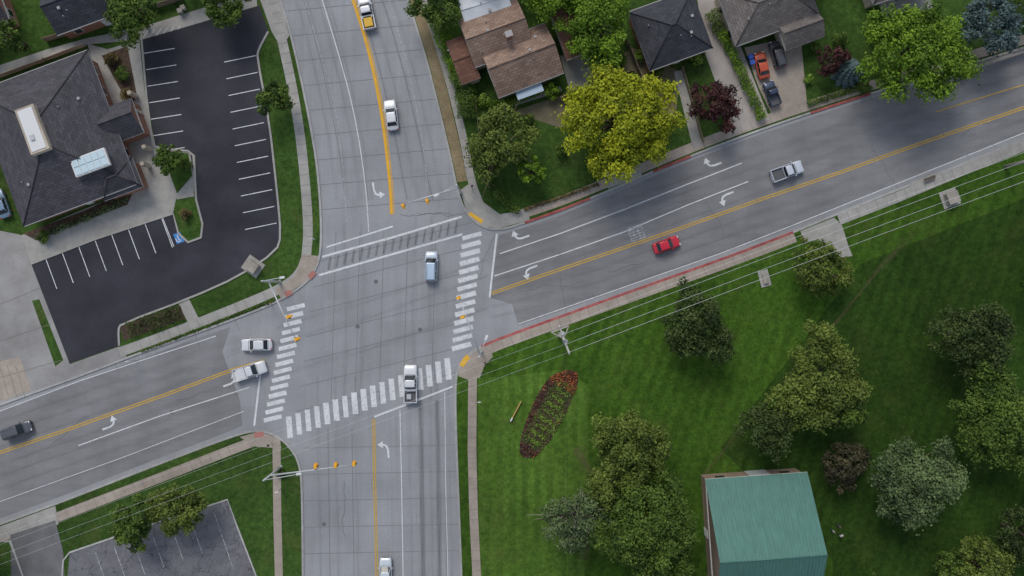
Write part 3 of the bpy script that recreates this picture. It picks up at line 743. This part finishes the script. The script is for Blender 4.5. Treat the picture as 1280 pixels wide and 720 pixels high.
building('w',152,152,44,46,20.5,3.2,5.2,'gable',rSl,mWallB,parent=off_,vents=0,windows=False,over=.3)
building('w',148,224,52,40,20.5,3.3,5.2,'hip',rSl,mWallB,parent=off_,vents=0,windows=False,over=.5)
for (x,y) in ((166,118),(172,140),(180,165),(184,185),(174,226),(182,206)):
    a,b,_=onroof(off_,zr,x,y,1.5); box('stone_column',a,b,1.3,.6,.6,2.6,mWallT,off_,bev=.04)
building('brick_house',98,2,78,62,20,3.4,5.6,'gable',rSd,mWallB,vents=3)
building('brick_house',-30,10,70,60,20,3.4,5.4,'gable',rSl,mWallB)
h1,z1=building('house',620,42,78,62,20,3.6,5.6,'gable',rBr,mWallT,vents=4)
building('w',652,76,88,66,21,3.2,5.3,'gable',rBr,mWallT,parent=h1,vents=4)
building('w',606,6,62,48,18,3.7,4.3,'gable',rWh,mWallW,parent=h1,vents=2,windows=False)
a,b,_=onroof(h1,z1,661,112,2.6); box('patio_cover',a,b,2.6,4.2,2.0,.12,flat('awning_blue',(.40,.50,.60),.5),h1)
for sx in (-1.8,1.8): tube('post',[(a+sx,b-.8,0),(a+sx,b-.8,2.55)],.06,mTrim,h1)
a,b,_=onroof(h1,z1,636,45,5.5); box('chimney',a,b,5.6,.9,.7,1.6,mWallB,h1); box('chimney_cap',a,b,6.45,1.1,.9,.12,mGut,h1)
building('garden_shed',579,75,26,58,20,2.6,3.3,'gable',rRu,mWallT,vents=0,windows=False,over=.2)
building('house',712,28,40,86,20,3.2,4.8,'gable',rRu,mWallT,vents=2)
building('house',838,38,84,78,20,3.4,5.9,'hip',rSd,mWallB,vents=5)
h3,z3=building('house',960,5,112,72,20,3.4,6.0,'hip',rBr2,mWallT,vents=5)
building('w',1000,38,52,36,20,3.0,4.6,'gable',rBr2,mWallT,parent=h3,vents=0,windows=False)
building('house',1120,-35,80,60,18,3.4,5.4,'hip',rBr2,mWallT)
m,nt,bs_=newmat('metal_roof_green'); co=objco(nt)
col=mix(nt,(.055,.16,.13),(.075,.20,.162),noise(nt,co,.5,4)); col=mix(nt,col,ramp(nt,noise(nt,objco(nt,3,.15,1),1,4),[(.3,.85),(.7,1.12)]),1.0,'MULTIPLY')
nt.links.new(col,bs_.inputs['Base Color']); bs_.inputs['Roughness'].default_value=.55; bs_.inputs['Metallic'].default_value=.1
pav,zp=building('park_pavilion',951,682,128,176,4,4.4,10.2,'gable',m,M('pavilion_wall',(.22,.16,.12),(.28,.2,.15)),vents=0,over=.35,windows=False)
Lp=128/S*(CAMH-4.4)/CAMH; Wp=176/S*(CAMH-4.4)/CAMH
V=[];F=[]
for i in range(33):
    x=-Lp/2+.05+i*(Lp-.1)/32
    for sg in (-1,1):
        v,f=tubegeo([(x,sg*Wp/2,4.42),(x,0,10.22)],.055,4); n=len(V); V+=v; F+=[[k+n for k in q] for q in f]
mk('roof_ribs',V,F,m,pav)
box('service_door',-Lp/2+.32,1.5,1.1,.12,1.2,2.2,mTrim,pav); box('roller_door',1,Wp/2-.32,1.4,3.2,.12,2.8,mSteel,pav)
for x in (-5,5): box('window',x,Wp/2-.32,2.2,1.4,.1,.8,mGlass,pav)
def fence(px,h=1.7,mat=mWood,name='fence'):
    w=[P(*q) for q in px]; e=empty(name,0,0,0)
    kerb('panels',w,.06,Z1,Z1+h,mat,parent=e)
    for a,b in zip(w[:-1],w[1:]):
        L=math.dist(a,b); n=max(1,int(L/2.4))
        for i in range(n+1): box('post',a[0]+(b[0]-a[0])*i/n,a[1]+(b[1]-a[1])*i/n,Z1+h/2+.05,.13,.13,h+.1,mat,e)
fence([(765,20),(785,60),(800,98)]); fence([(700,125),(745,105),(790,92)]); fence([(0,98),(60,76),(108,58)],1.2,mWallT,'wall')
fence([(595,125),(600,180),(612,235)],1.2); fence([(852,86),(878,178)],1.0)
fence([(1190,95),(1280,66)],1.0,mWallT,'wall')
fence([(60,52),(160,22),(230,0)],1.6)
# ---------------------------------------------------------------- vehicles
def carpaint(c,name='car_paint'):
    m,nt,b=newmat(name); b.inputs['Roughness'].default_value=.35; b.inputs['Metallic'].default_value=.1
    b.inputs['Coat Weight'].default_value=.7; b.inputs['Coat Roughness'].default_value=.1
    co=objco(nt); col=mix(nt,tuple(x*.92 for x in c),c,noise(nt,co,4,3)); nt.links.new(col,b.inputs['Base Color'])
    return m
mTail=flat('tail_lamp',(.45,.02,.02),.3); mHead=flat('head_lamp',(.75,.78,.8),.15); mRim=flat('wheel_rim',(.5,.5,.52),.3,.7)
mTrimB=flat('black_trim',(.02,.02,.022),.5); mBed=flat('bed_liner',(.10,.10,.105),.7); mSeam=flat('panel_seam',(.08,.08,.08),.6)
def rrect(x0,x1,w,r,z,n=4):
    pts=[]
    for cx,cy,a0 in ((x1-r,w-r,0),(x0+r,w-r,90),(x0+r,-w+r,180),(x1-r,-w+r,270)):
        for i in range(n): a=math.radians(a0+90*i/(n-1)); pts.append((cx+r*math.cos(a),cy+r*math.sin(a),z))
    return pts
def loft(name,rings,mats,mi,e,cap=True,smooth=True):
    n=len(rings[0]); v=[p for r in rings for p in r]; f=[];m=[]
    for i in range(len(rings)-1):
        for k in range(n): f.append([i*n+k,i*n+(k+1)%n,(i+1)*n+(k+1)%n,(i+1)*n+k]); m.append(mi[i])
    if cap: f.append([(len(rings)-1)*n+k for k in range(n)]); m.append(mi[-1])
    return mk(name,v,f,mats,e,mi=m,smooth=smooth)
def vehicle(name,px,py,heading,L,Wd,c,kind='sedan',roofc=None,load=None):
    hh={'sedan':1.42,'suv':1.72,'pickup':1.82}[kind]
    x,y=P(px,py,hh*.5); e=empty(name,x,y,(Z1+.02 if px in (952,972,965,2) else .035),heading)
    pm=carpaint(c); rm=carpaint(roofc) if roofc else pm
    w=Wd/2; zb={'sedan':.86,'suv':1.0,'pickup':1.08}[kind]
    if kind=='sedan': st=[(-.5,.74,.62),(-.485,.86,.78),(-.44,.94,.90),(-.34,.98,.94),(-.1,1,.92),(.15,1,.92),(.3,.99,.88),(.42,.95,.80),(.475,.86,.70),(.5,.70,.56)]
    elif kind=='suv': st=[(-.5,.84,.7),(-.49,.92,.95),(-.45,.97,1.02),(-.3,1,1.02),(0,1,1.02),(.22,1,1.02),(.34,.99,.98),(.44,.94,.90),(.485,.84,.78),(.5,.7,.6)]
    else: st=[(-.5,.92,.7),(-.495,.97,.74),(-.48,.98,.76),(-.1,1,.76),(-.085,1,1.08),(.15,1,1.1),(.22,1,1.1),(.36,.99,1.04),(.45,.96,.96),(.49,.88,.82),(.5,.78,.6)]
    prof=[(-.96,0),(-1,.35),(-1,.75),(-.93,.93),(-.72,1),(-.35,1.015),(0,1.02),(.35,1.015),(.72,1),(.93,.93),(1,.75),(1,.35),(.96,0)]
    v=[];f=[]
    n=len(prof)
    for fx,fw,zt in st:
        for a,b in prof: v.append((fx*L,a*w*fw,.28+(zt-.28)*b))
    for i in range(len(st)-1):
        for k in range(n-1): f.append([i*n+k,i*n+k+1,(i+1)*n+k+1,(i+1)*n+k])
    f.append(list(range(n))); f.append([(len(st)-1)*n+k for k in range(n)][::-1])
    mk('body',v,f,pm,e,smooth=True)
    box('underbody',0,0,.3,L*.94,Wd*.9,.1,mTrimB,e)
    if kind=='sedan': g=(-.40*L,.235*L,-.255*L,.06*L)
    elif kind=='suv': g=(-.475*L,.27*L,-.44*L,.11*L)
    else: g=(-.10*L,.24*L,-.065*L,.115*L)
    r0=rrect(g[0],g[1],w*.90,w*.28,zb-.03); r1=rrect(g[2],g[3],w*.72,w*.2,hh-.05); r2=rrect(g[2]+.12,g[3]-.12,w*.62,w*.18,hh)
    rm_=[( (a[0]*.5+b[0]*.5),(a[1]+b[1])/2*1.03,(a[2]+b[2])/2+.03) for a,b in zip(r0,r1)]
    loft('windows',[r0,rm_,r1],[mGlass],[0,0,0],e,cap=False)
    loft('roof',[[(p[0],p[1],p[2]-.03) for p in rrect(g[2]-.03,g[3]+.03,w*.745,w*.22,hh-.03)],rrect(g[2],g[3],w*.73,w*.2,hh-.02),r2],[rm],[0,0,0],e)
    for s in (-1,1):
        for (xa,xb) in ((g[0]+.12,g[2]+.05),(g[1]-.12,g[3]-.05)):
            tube('pillar',[(xa,s*w*.84,zb-.02),((xa+xb)/2,s*w*.80,(zb+hh)/2+.02),(xb,s*w*.69,hh-.05)],.045,pm,e,6)
        xm=(g[2]+g[3])/2+.05
        tube('pillar',[(xm,s*w*.905,zb-.02),(xm,s*w*.835,(zb+hh)/2+.03),(xm,s*w*.74,hh-.05)],.04,pm,e,6)
        box('mirror',g[1]-.28,s*(w+.1),zb+.08,.16,.22,.14,pm,e,bev=.03)
        box('head_lamp',.475*L,s*w*.66,(.66 if kind=='sedan' else .8),.16,.36,.12,mHead,e,bev=.03)
        box('tail_lamp',-.49*L,s*w*.72,(.76 if kind=='sedan' else .88),.1,.32,.14,mTail,e,bev=.02)
        for fx in (-.3,.31):
            rr=.33 if kind=='sedan' else .38
            v1,f1=tubegeo([(fx*L,s*(w-.2),rr),(fx*L,s*(w+.01),rr)],rr,18); mk('tyre',v1,f1,mBlack,e)
            v1,f1=tubegeo([(fx*L,s*(w-.05),rr),(fx*L,s*(w+.02),rr)],rr*.6,12); mk('wheel_rim',v1,f1,mRim,e)
    box('bumper_grille',.497*L,0,.5,.06,Wd*.5,.18,mTrimB,e)
    hx0=g[1]+.04
    cc=Coll(); zt=(.885 if kind=='sedan' else 1.035 if kind=='suv' else 1.115)
    if kind=='sedan': cc.strip([(g[0]-.03,-w*.8),(g[0]-.03,w*.8)],.03,.965,world=True)
    cc.strip([(hx0,-w*.8),(hx0+.03,w*.8)],.05,zt+.035,world=True)
    cc.make('panel_gap',mSeam,e)
    if kind=='suv':
        for s in (-1,1): tube('roof_rail',[(g[2]+.2,s*w*.6,hh+.05),(g[3]-.2,s*w*.6,hh+.05)],.025,mTrimB,e,6)
    if kind=='pickup':
        bx0,bx1=-.495*L,-.10*L; bl=bx1-bx0
        for s in (-1,1): box('bed_side',(bx0+bx1)/2,s*(w-.07),.92,bl,.14,.34,pm,e,bev=.03)
        box('tailgate',bx0+.05,0,.92,.1,Wd-.3,.34,pm,e,bev=.02)
        box('bed_floor',(bx0+bx1)/2+.03,0,.79,bl-.15,Wd-.3,.03,{'tan':mTrim}.get(load,mBed),e)
        if load=='tan': box('bed_cover',(bx0+bx1)/2+.2,0,1.02,bl*.62,Wd-.32,.08,pm,e,bev=.03)
        if load=='yellow':
            box('cargo_box',(bx0+bx1)/2,0,1.05,bl*.75,Wd*.66,.5,flat('cargo_yellow',(.7,.42,.04)),e,bev=.04); box('tool_box',bx1-.3,0,1.15,.4,Wd*.8,.3,mSteel,e,bev=.02)
        if load=='rack': box('tool_box',bx1-.3,0,1.12,.4,Wd*.85,.3,mSteel,e,bev=.02); box('cargo_crate',-.33*L,.2,.95,.8,.7,.3,mSteel,e,bev=.02)
    return e
wh=(.72,.73,.74)
vehicle('car',489,144,98,4.75,1.9,wh,'sedan')
vehicle('sport_utility_vehicle',539,333,89,4.65,1.95,(.55,.62,.70),'suv',roofc=(.50,.62,.75))
vehicle('pickup_truck',513,480,90,5.9,2.05,wh,'pickup',load='rack')
vehicle('car',321,431,181,4.75,1.9,wh,'sedan')
vehicle('pickup_truck',312,464,18,5.2,2.0,wh,'pickup',load='tan')
vehicle('sport_utility_vehicle',21,538,20,4.6,1.9,(.10,.105,.12),'suv')
vehicle('pickup_truck',458,15,102,5.4,2.0,wh,'pickup',load='yellow')
vehicle('car',482,716,90,4.7,1.9,(.6,.65,.68),'sedan')
vehicle('car',833,306,20,4.2,1.8,(.62,.015,.04),'sedan')
vehicle('pickup_truck',984,214,20,5.1,2.0,(.62,.66,.72),'pickup')
vehicle('car',952,82,103,4.2,1.8,(.55,.08,.025),'sedan')
vehicle('sport_utility_vehicle',972,68,106,4.3,1.8,(.07,.072,.08),'suv')
vehicle('pickup_truck',965,117,110,3.9,1.75,(.025,.045,.09),'pickup')
vehicle('car',2,255,110,4.5,1.85,(.2,.3,.4),'sedan')
# ---------------------------------------------------------------- street furniture
def signal(name,base,tip,heads,hz=6.2,pole_h=6.6,lum=None):
    bx,by=P(*base); e=empty(name,bx,by,Z1)
    def rel(px,py,zz): a,b=P(px,py,zz); return (a-bx,b-by)
    tube('pole',[(0,0,0),(0,0,pole_h+(2.4 if lum else 0))],[.19,.13],mSteel,e,10)
    tube('base',[(0,0,0),(0,0,.5)],[.3,.2],mSteel,e,10)
    t=rel(*tip,hz); tube('mast_arm',[(0,0,hz-.4),(t[0]*.5,t[1]*.5,hz),(t[0],t[1],hz)],[.14,.10,.06],mSteel,e,8)
    for i,h in enumerate(heads):
        a,b=rel(*h,hz); an=math.degrees(math.atan2(t[1],t[0]))
        box('signal_head_%d'%i,a,b,hz-.15,.46,.46,1.15,mSignal,e,rot=an,bev=.04)
        box('signal_backplate_%d'%i,a,b,hz-.2,.62,.06,1.2,mBlack,e,rot=an)
        for k in range(3): box('visor_%d_%d'%(i,k),a-math.sin(math.radians(an))*.33,b+math.cos(math.radians(an))*.33,hz+.2-k*.36,.3,.28,.1,mSignal,e,rot=an)
    if lum:
        l=rel(*lum,8.8); tube('lamp_arm',[(0,0,8.7),(l[0]*.6,l[1]*.6,9.0),(l[0],l[1],8.9)],.06,mSteel,e,6)
        box('luminaire',l[0],l[1],8.88,.8,.36,.16,mTrim,e,rot=math.degrees(math.atan2(l[1],l[0])),bev=.05)
signal('traffic_signal',(576,241),(500,257),[(504,257),(534,251)],lum=(546,244))
signal('traffic_signal',(350,352),(372,428),[(361,396),(371,424)],lum=(353,347))
signal('traffic_signal',(352,583),(446,580),[(395,583),(420,582),(443,580)],lum=(374,592))
signal('traffic_signal',(602,440),(573,368),[(574,372),(579,396)],lum=(608,422))
def post(name,px,py,h=3):
    x,y=P(px,py); e=empty(name,x,y,Z1); tube('pole',[(0,0,0),(0,0,h)],.05,mSteel,e); box('sign_plate',0,.05,h-.4,.6,.04,.6,mTrim,e,bev=.01)
for x,y in ((396,300),(352,610),(600,500),(563,70),(170,450)): post('traffic_sign',x,y)
for x,y in ((340,380),(590,235),(340,553),(606,452)):
    a,b=P(x,y); e=empty('pedestrian_signal_post',a,b,Z1); tube('pole',[(0,0,0),(0,0,2.6)],.06,mSteel,e); box('push_button',0,.1,1.1,.12,.1,.2,mSignal,e); box('walk_signal',.1,0,2.3,.35,.3,.4,mBlack,e,bev=.03)
HP=13.5
def upole(px,py,ang,top=HP):
    x,y=P(px,py,top); e=empty('utility_pole',x,y,Z1,ang)
    tube('pole',[(0,0,-.1),(0,0,top+.6)],[.28,.19],mPole,e,10)
    for i,zz in enumerate((top,top-1.0)):
        box('crossarm_%d'%i,0,0,zz,.24,4.4-i*.8,.22,mPole,e)
        for k in (-1.9,-.7,.7,1.9): tube('insulator',[(0,k*(1-i*.16),zz+.08),(0,k*(1-i*.16),zz+.35)],[.09,.07],mTrim,e,8)
    for s in (-1,1): tube('brace',[(0,0,top-1.6),(0,s*1.4,top-.05)],.06,mSteel,e,6)
    tube('side_arm',[(0,0,top-.7),(-1.3,1.5,top-.5)],.09,mPole,e,6); tube('side_arm',[(0,0,top-.7),(1.3,1.5,top-.5)],.09,mPole,e,6)
    box('platform',0,1.5,top-.45,2.6,.2,.14,mPole,e)
    for s in (-.6,.6): tube('transformer',[(.15,s,top-3.4),(.15,s,top-2.3)],.36,mSteel,e,14)
    return e
poles=[(-905,1027),(-100,725),(705,424),(1330,190),(1900,-23)]
for p in poles: upole(*p,20.5)
we=empty('power_line',0,0,0)
th=math.radians(20.5)
for j,k in enumerate((-1.9,-.7,.7,1.9)):
    for ii,(a,b) in enumerate(zip(poles[:-1],poles[1:])):
        A_=P(*a,HP);B_=P(*b,HP); pts=[]
        for t in np.linspace(0,1,17):
            pts.append((A_[0]+(B_[0]-A_[0])*t-math.sin(th)*k,A_[1]+(B_[1]-A_[1])*t+math.cos(th)*k,HP+.4-1.4*4*t*(1-t)))
        tube('wire',pts,.026 if ii>1 else .014,mWire,we,4)
a=P(705,424,HP); tube('wire',[(a[0],a[1],HP-1.2),(a[0]+.5,a[1]-9,HP-2.3),(a[0]+1,a[1]-45,HP-1.5)],.03,mBlack,we,4)
def cab(name,px,py,rot,sx,sy,h,mat,pad=True):
    x,y=P(px,py); e=empty(name,x,y,Z1,rot)
    if pad: box('pad',0,0,.05,sx+1,sy+1,.14,mSide,e)
    box('cabinet',0,0,h/2+.1,sx,sy,h,mat,e,bev=.05); box('lid',0,0,h+.12,sx+.1,sy+.1,.08,mat,e,bev=.02); box('door_seam',0,-sy/2-.01,h/2+.1,.03,.02,h*.8,mTrimB,e)
mCab=M('cabinet_tan',(.30,.27,.23),(.36,.33,.28))
cab('utility_cabinet',317,333,-35,1.9,1.5,1.2,mCab)
cab('utility_cabinet',1186,248,20,1.7,1.7,1.1,mCab); cab('utility_vault',955,348,-75,1.6,.6,.3,mCab)
mBin=flat('bin_blue',(.03,.10,.45),.5)
def bin_(px,py,rot=20,mat=mBin):
    x,y=P(px,py); e=empty('wheelie_bin',x,y,Z1,rot)
    v=rrect(-.26,.26,.26,.05,0.08); t=rrect(-.33,.33,.33,.06,.95)
    loft('tub',[v,t],[mat],[0,0],e,smooth=False); box('lid',0,0,1.0,.72,.72,.08,mat,e,bev=.03); tube('axle',[(-.3,-.3,.1),(-.3,.3,.1)],.1,mBlack,e)
for x,y in ((911,46),(914,53),(936,73),(938,80)): bin_(x,y)
for x,y in ((232,12),(228,16)): bin_(x,y,20,mCab)
def bench(px,py,rot):
    x,y=P(px,py); e=empty('park_bench',x,y,Z1+.02,rot)
    for i in range(4): box('seat_slat',0,-.2+i*.13,.45,1.8,.11,.04,mWood,e)
    for i in range(3): box('backrest_slat',0,.28,.6+i*.14,1.8,.04,.11,mWood,e)
    for s in (-.75,.75): box('leg',s,0,.22,.06,.5,.44,mSteel,e); box('back_leg',s,.31,.45,.06,.05,.9,mSteel,e)
bench(1160,224,20); flatpoly('bus_stop_pad',[(1136,229),(1176,213),(1180,220),(1141,237)],mSide,.012)
bench(765,72,10)
x,y=P(645,513); e=empty('lawn_banner',x,y,Z1,62); box('panel',0,0,.3,3.4,.16,.4,flat('banner_orange',(.55,.36,.12)),e,bev=.05); box('tip',-1.5,0,.35,.7,.22,.45,mTrim,e,bev=.06)
x,y=P(1002,300); e=empty('fire_hydrant',x,y,Z1); tube('barrel',[(0,0,0),(0,0,.1),(0,0,.55),(0,0,.7),(0,0,.8)],[.2,.13,.12,.15,.05],mRed,e,12); tube('nozzle',[(-.2,0,.5),(.2,0,.5)],.06,mRed,e)
# ---------------------------------------------------------------- people
def person(px,py,rot,shirt,pants):
    x,y=P(px,py,1); e=empty('person',x,y,Z1,rot)
    J={'pel':(0,0,.95,.13),'che':(.02,0,1.3,.15),'nec':(.03,0,1.48,.06),'hd':(.05,0,1.6,.095),'top':(.05,0,1.72,.08),
       'ls':(.02,.19,1.42,.06),'le':(.04,.25,1.15,.045),'lh':(.14,.23,.92,.032),'rs':(.02,-.19,1.42,.06),'re':(.0,-.26,1.15,.045),'rh':(.1,-.25,.92,.032),
       'lp':(0,.1,.88,.09),'lk':(.12,.11,.5,.065),'la':(.06,.11,.08,.045),'lt':(.2,.12,.04,.04),'rp':(0,-.1,.88,.09),'rk':(-.02,-.11,.5,.065),'ra':(-.14,-.11,.1,.045),'rt':(0,-.12,.04,.04)}
    E=[('pel','che'),('che','nec'),('nec','hd'),('hd','top'),('che','ls'),('ls','le'),('le','lh'),('che','rs'),('rs','re'),('re','rh'),('pel','lp'),('lp','lk'),('lk','la'),('la','lt'),('pel','rp'),('rp','rk'),('rk','ra'),('ra','rt')]
    K=list(J); me=bpy.data.meshes.new('body'); me.from_pydata([J[k][:3] for k in K],[(K.index(a),K.index(b)) for a,b in E],[])
    o=link(bpy.data.objects.new('body',me),e); o.modifiers.new('s','SKIN')
    for i,k in enumerate(K): me.skin_vertices[0].data[i].radius=(J[k][3],)*2
    me.skin_vertices[0].data[0].use_root=True
    o.modifiers.new('d','SUBSURF').levels=1; o.modifiers['d'].render_levels=1
    m,nt,b=newmat('clothing'); t=nt.nodes.new('ShaderNodeTexCoord'); s=nt.nodes.new('ShaderNodeSeparateXYZ'); nt.links.new(t.outputs['Object'],s.inputs[0])
    r=ramp(nt,s.outputs['Z'],[(0,(.03,.03,.03)),(.1,pants),(.93,pants),(.96,shirt)]); r.node.color_ramp.interpolation='CONSTANT'
    g=nt.nodes.new('ShaderNodeMath'); g.operation='GREATER_THAN'; g.inputs[1].default_value=1.47; nt.links.new(s.outputs['Z'],g.inputs[0])
    nt.links.new(mix(nt,r,(.45,.28,.2),g.outputs[0]),b.inputs['Base Color']); me.materials.append(m)
    bm=bmesh.new(); bmesh.ops.create_uvsphere(bm,u_segments=12,v_segments=8,radius=.11); bmesh.ops.scale(bm,vec=(1.05,.9,.9),verts=bm.verts); hm=bpy.data.meshes.new('hair'); bm.to_mesh(hm); bm.free(); hm.materials.append(mBark)
    h=link(bpy.data.objects.new('hair',hm),e); h.location=(.03,0,1.68)
person(1041,664,40,(.6,.6,.65),(.05,.06,.12)); person(1048,657,200,(.05,.06,.1),(.1,.1,.12)); person(1051,669,120,(.7,.7,.7),(.03,.03,.04))
# ---------------------------------------------------------------- light + camera
EL,AZ=math.radians(46),math.radians(-20)
w=bpy.data.worlds.new('World'); sc.world=w; w.use_nodes=True; nt=w.node_tree
sk=nt.nodes.new('ShaderNodeTexSky'); sk.sky_type='NISHITA'; sk.sun_disc=False; sk.sun_elevation=EL; sk.sun_rotation=AZ
hs=nt.nodes.new('ShaderNodeHueSaturation'); hs.inputs['Saturation'].default_value=.6; nt.links.new(sk.outputs['Color'],hs.inputs['Color'])
nt.links.new(hs.outputs['Color'],nt.nodes['Background'].inputs['Color']); nt.nodes['Background'].inputs['Strength'].default_value=.15
l=bpy.data.lights.new('sun','SUN'); l.energy=1.6; l.angle=math.radians(26); l.color=(1,.95,.88)
o=link(bpy.data.objects.new('sun',l)); d=Vector((math.cos(EL)*math.sin(AZ),math.cos(EL)*math.cos(AZ),math.sin(EL))); o.rotation_euler=d.to_track_quat('Z','Y').to_euler()
cam=bpy.data.cameras.new('camera'); cam.lens=28; cam.sensor_width=36; cam.clip_end=3000; cam.clip_start=.5
co_=link(bpy.data.objects.new('camera',cam)); co_.location=(0,0,CAMH); sc.camera=co_
sc.view_settings.view_transform='Standard'; sc.view_settings.look='None'; sc.view_settings.exposure=0
print('faces',sum(len(o.data.polygons) for o in sc.objects if o.type=='MESH'))
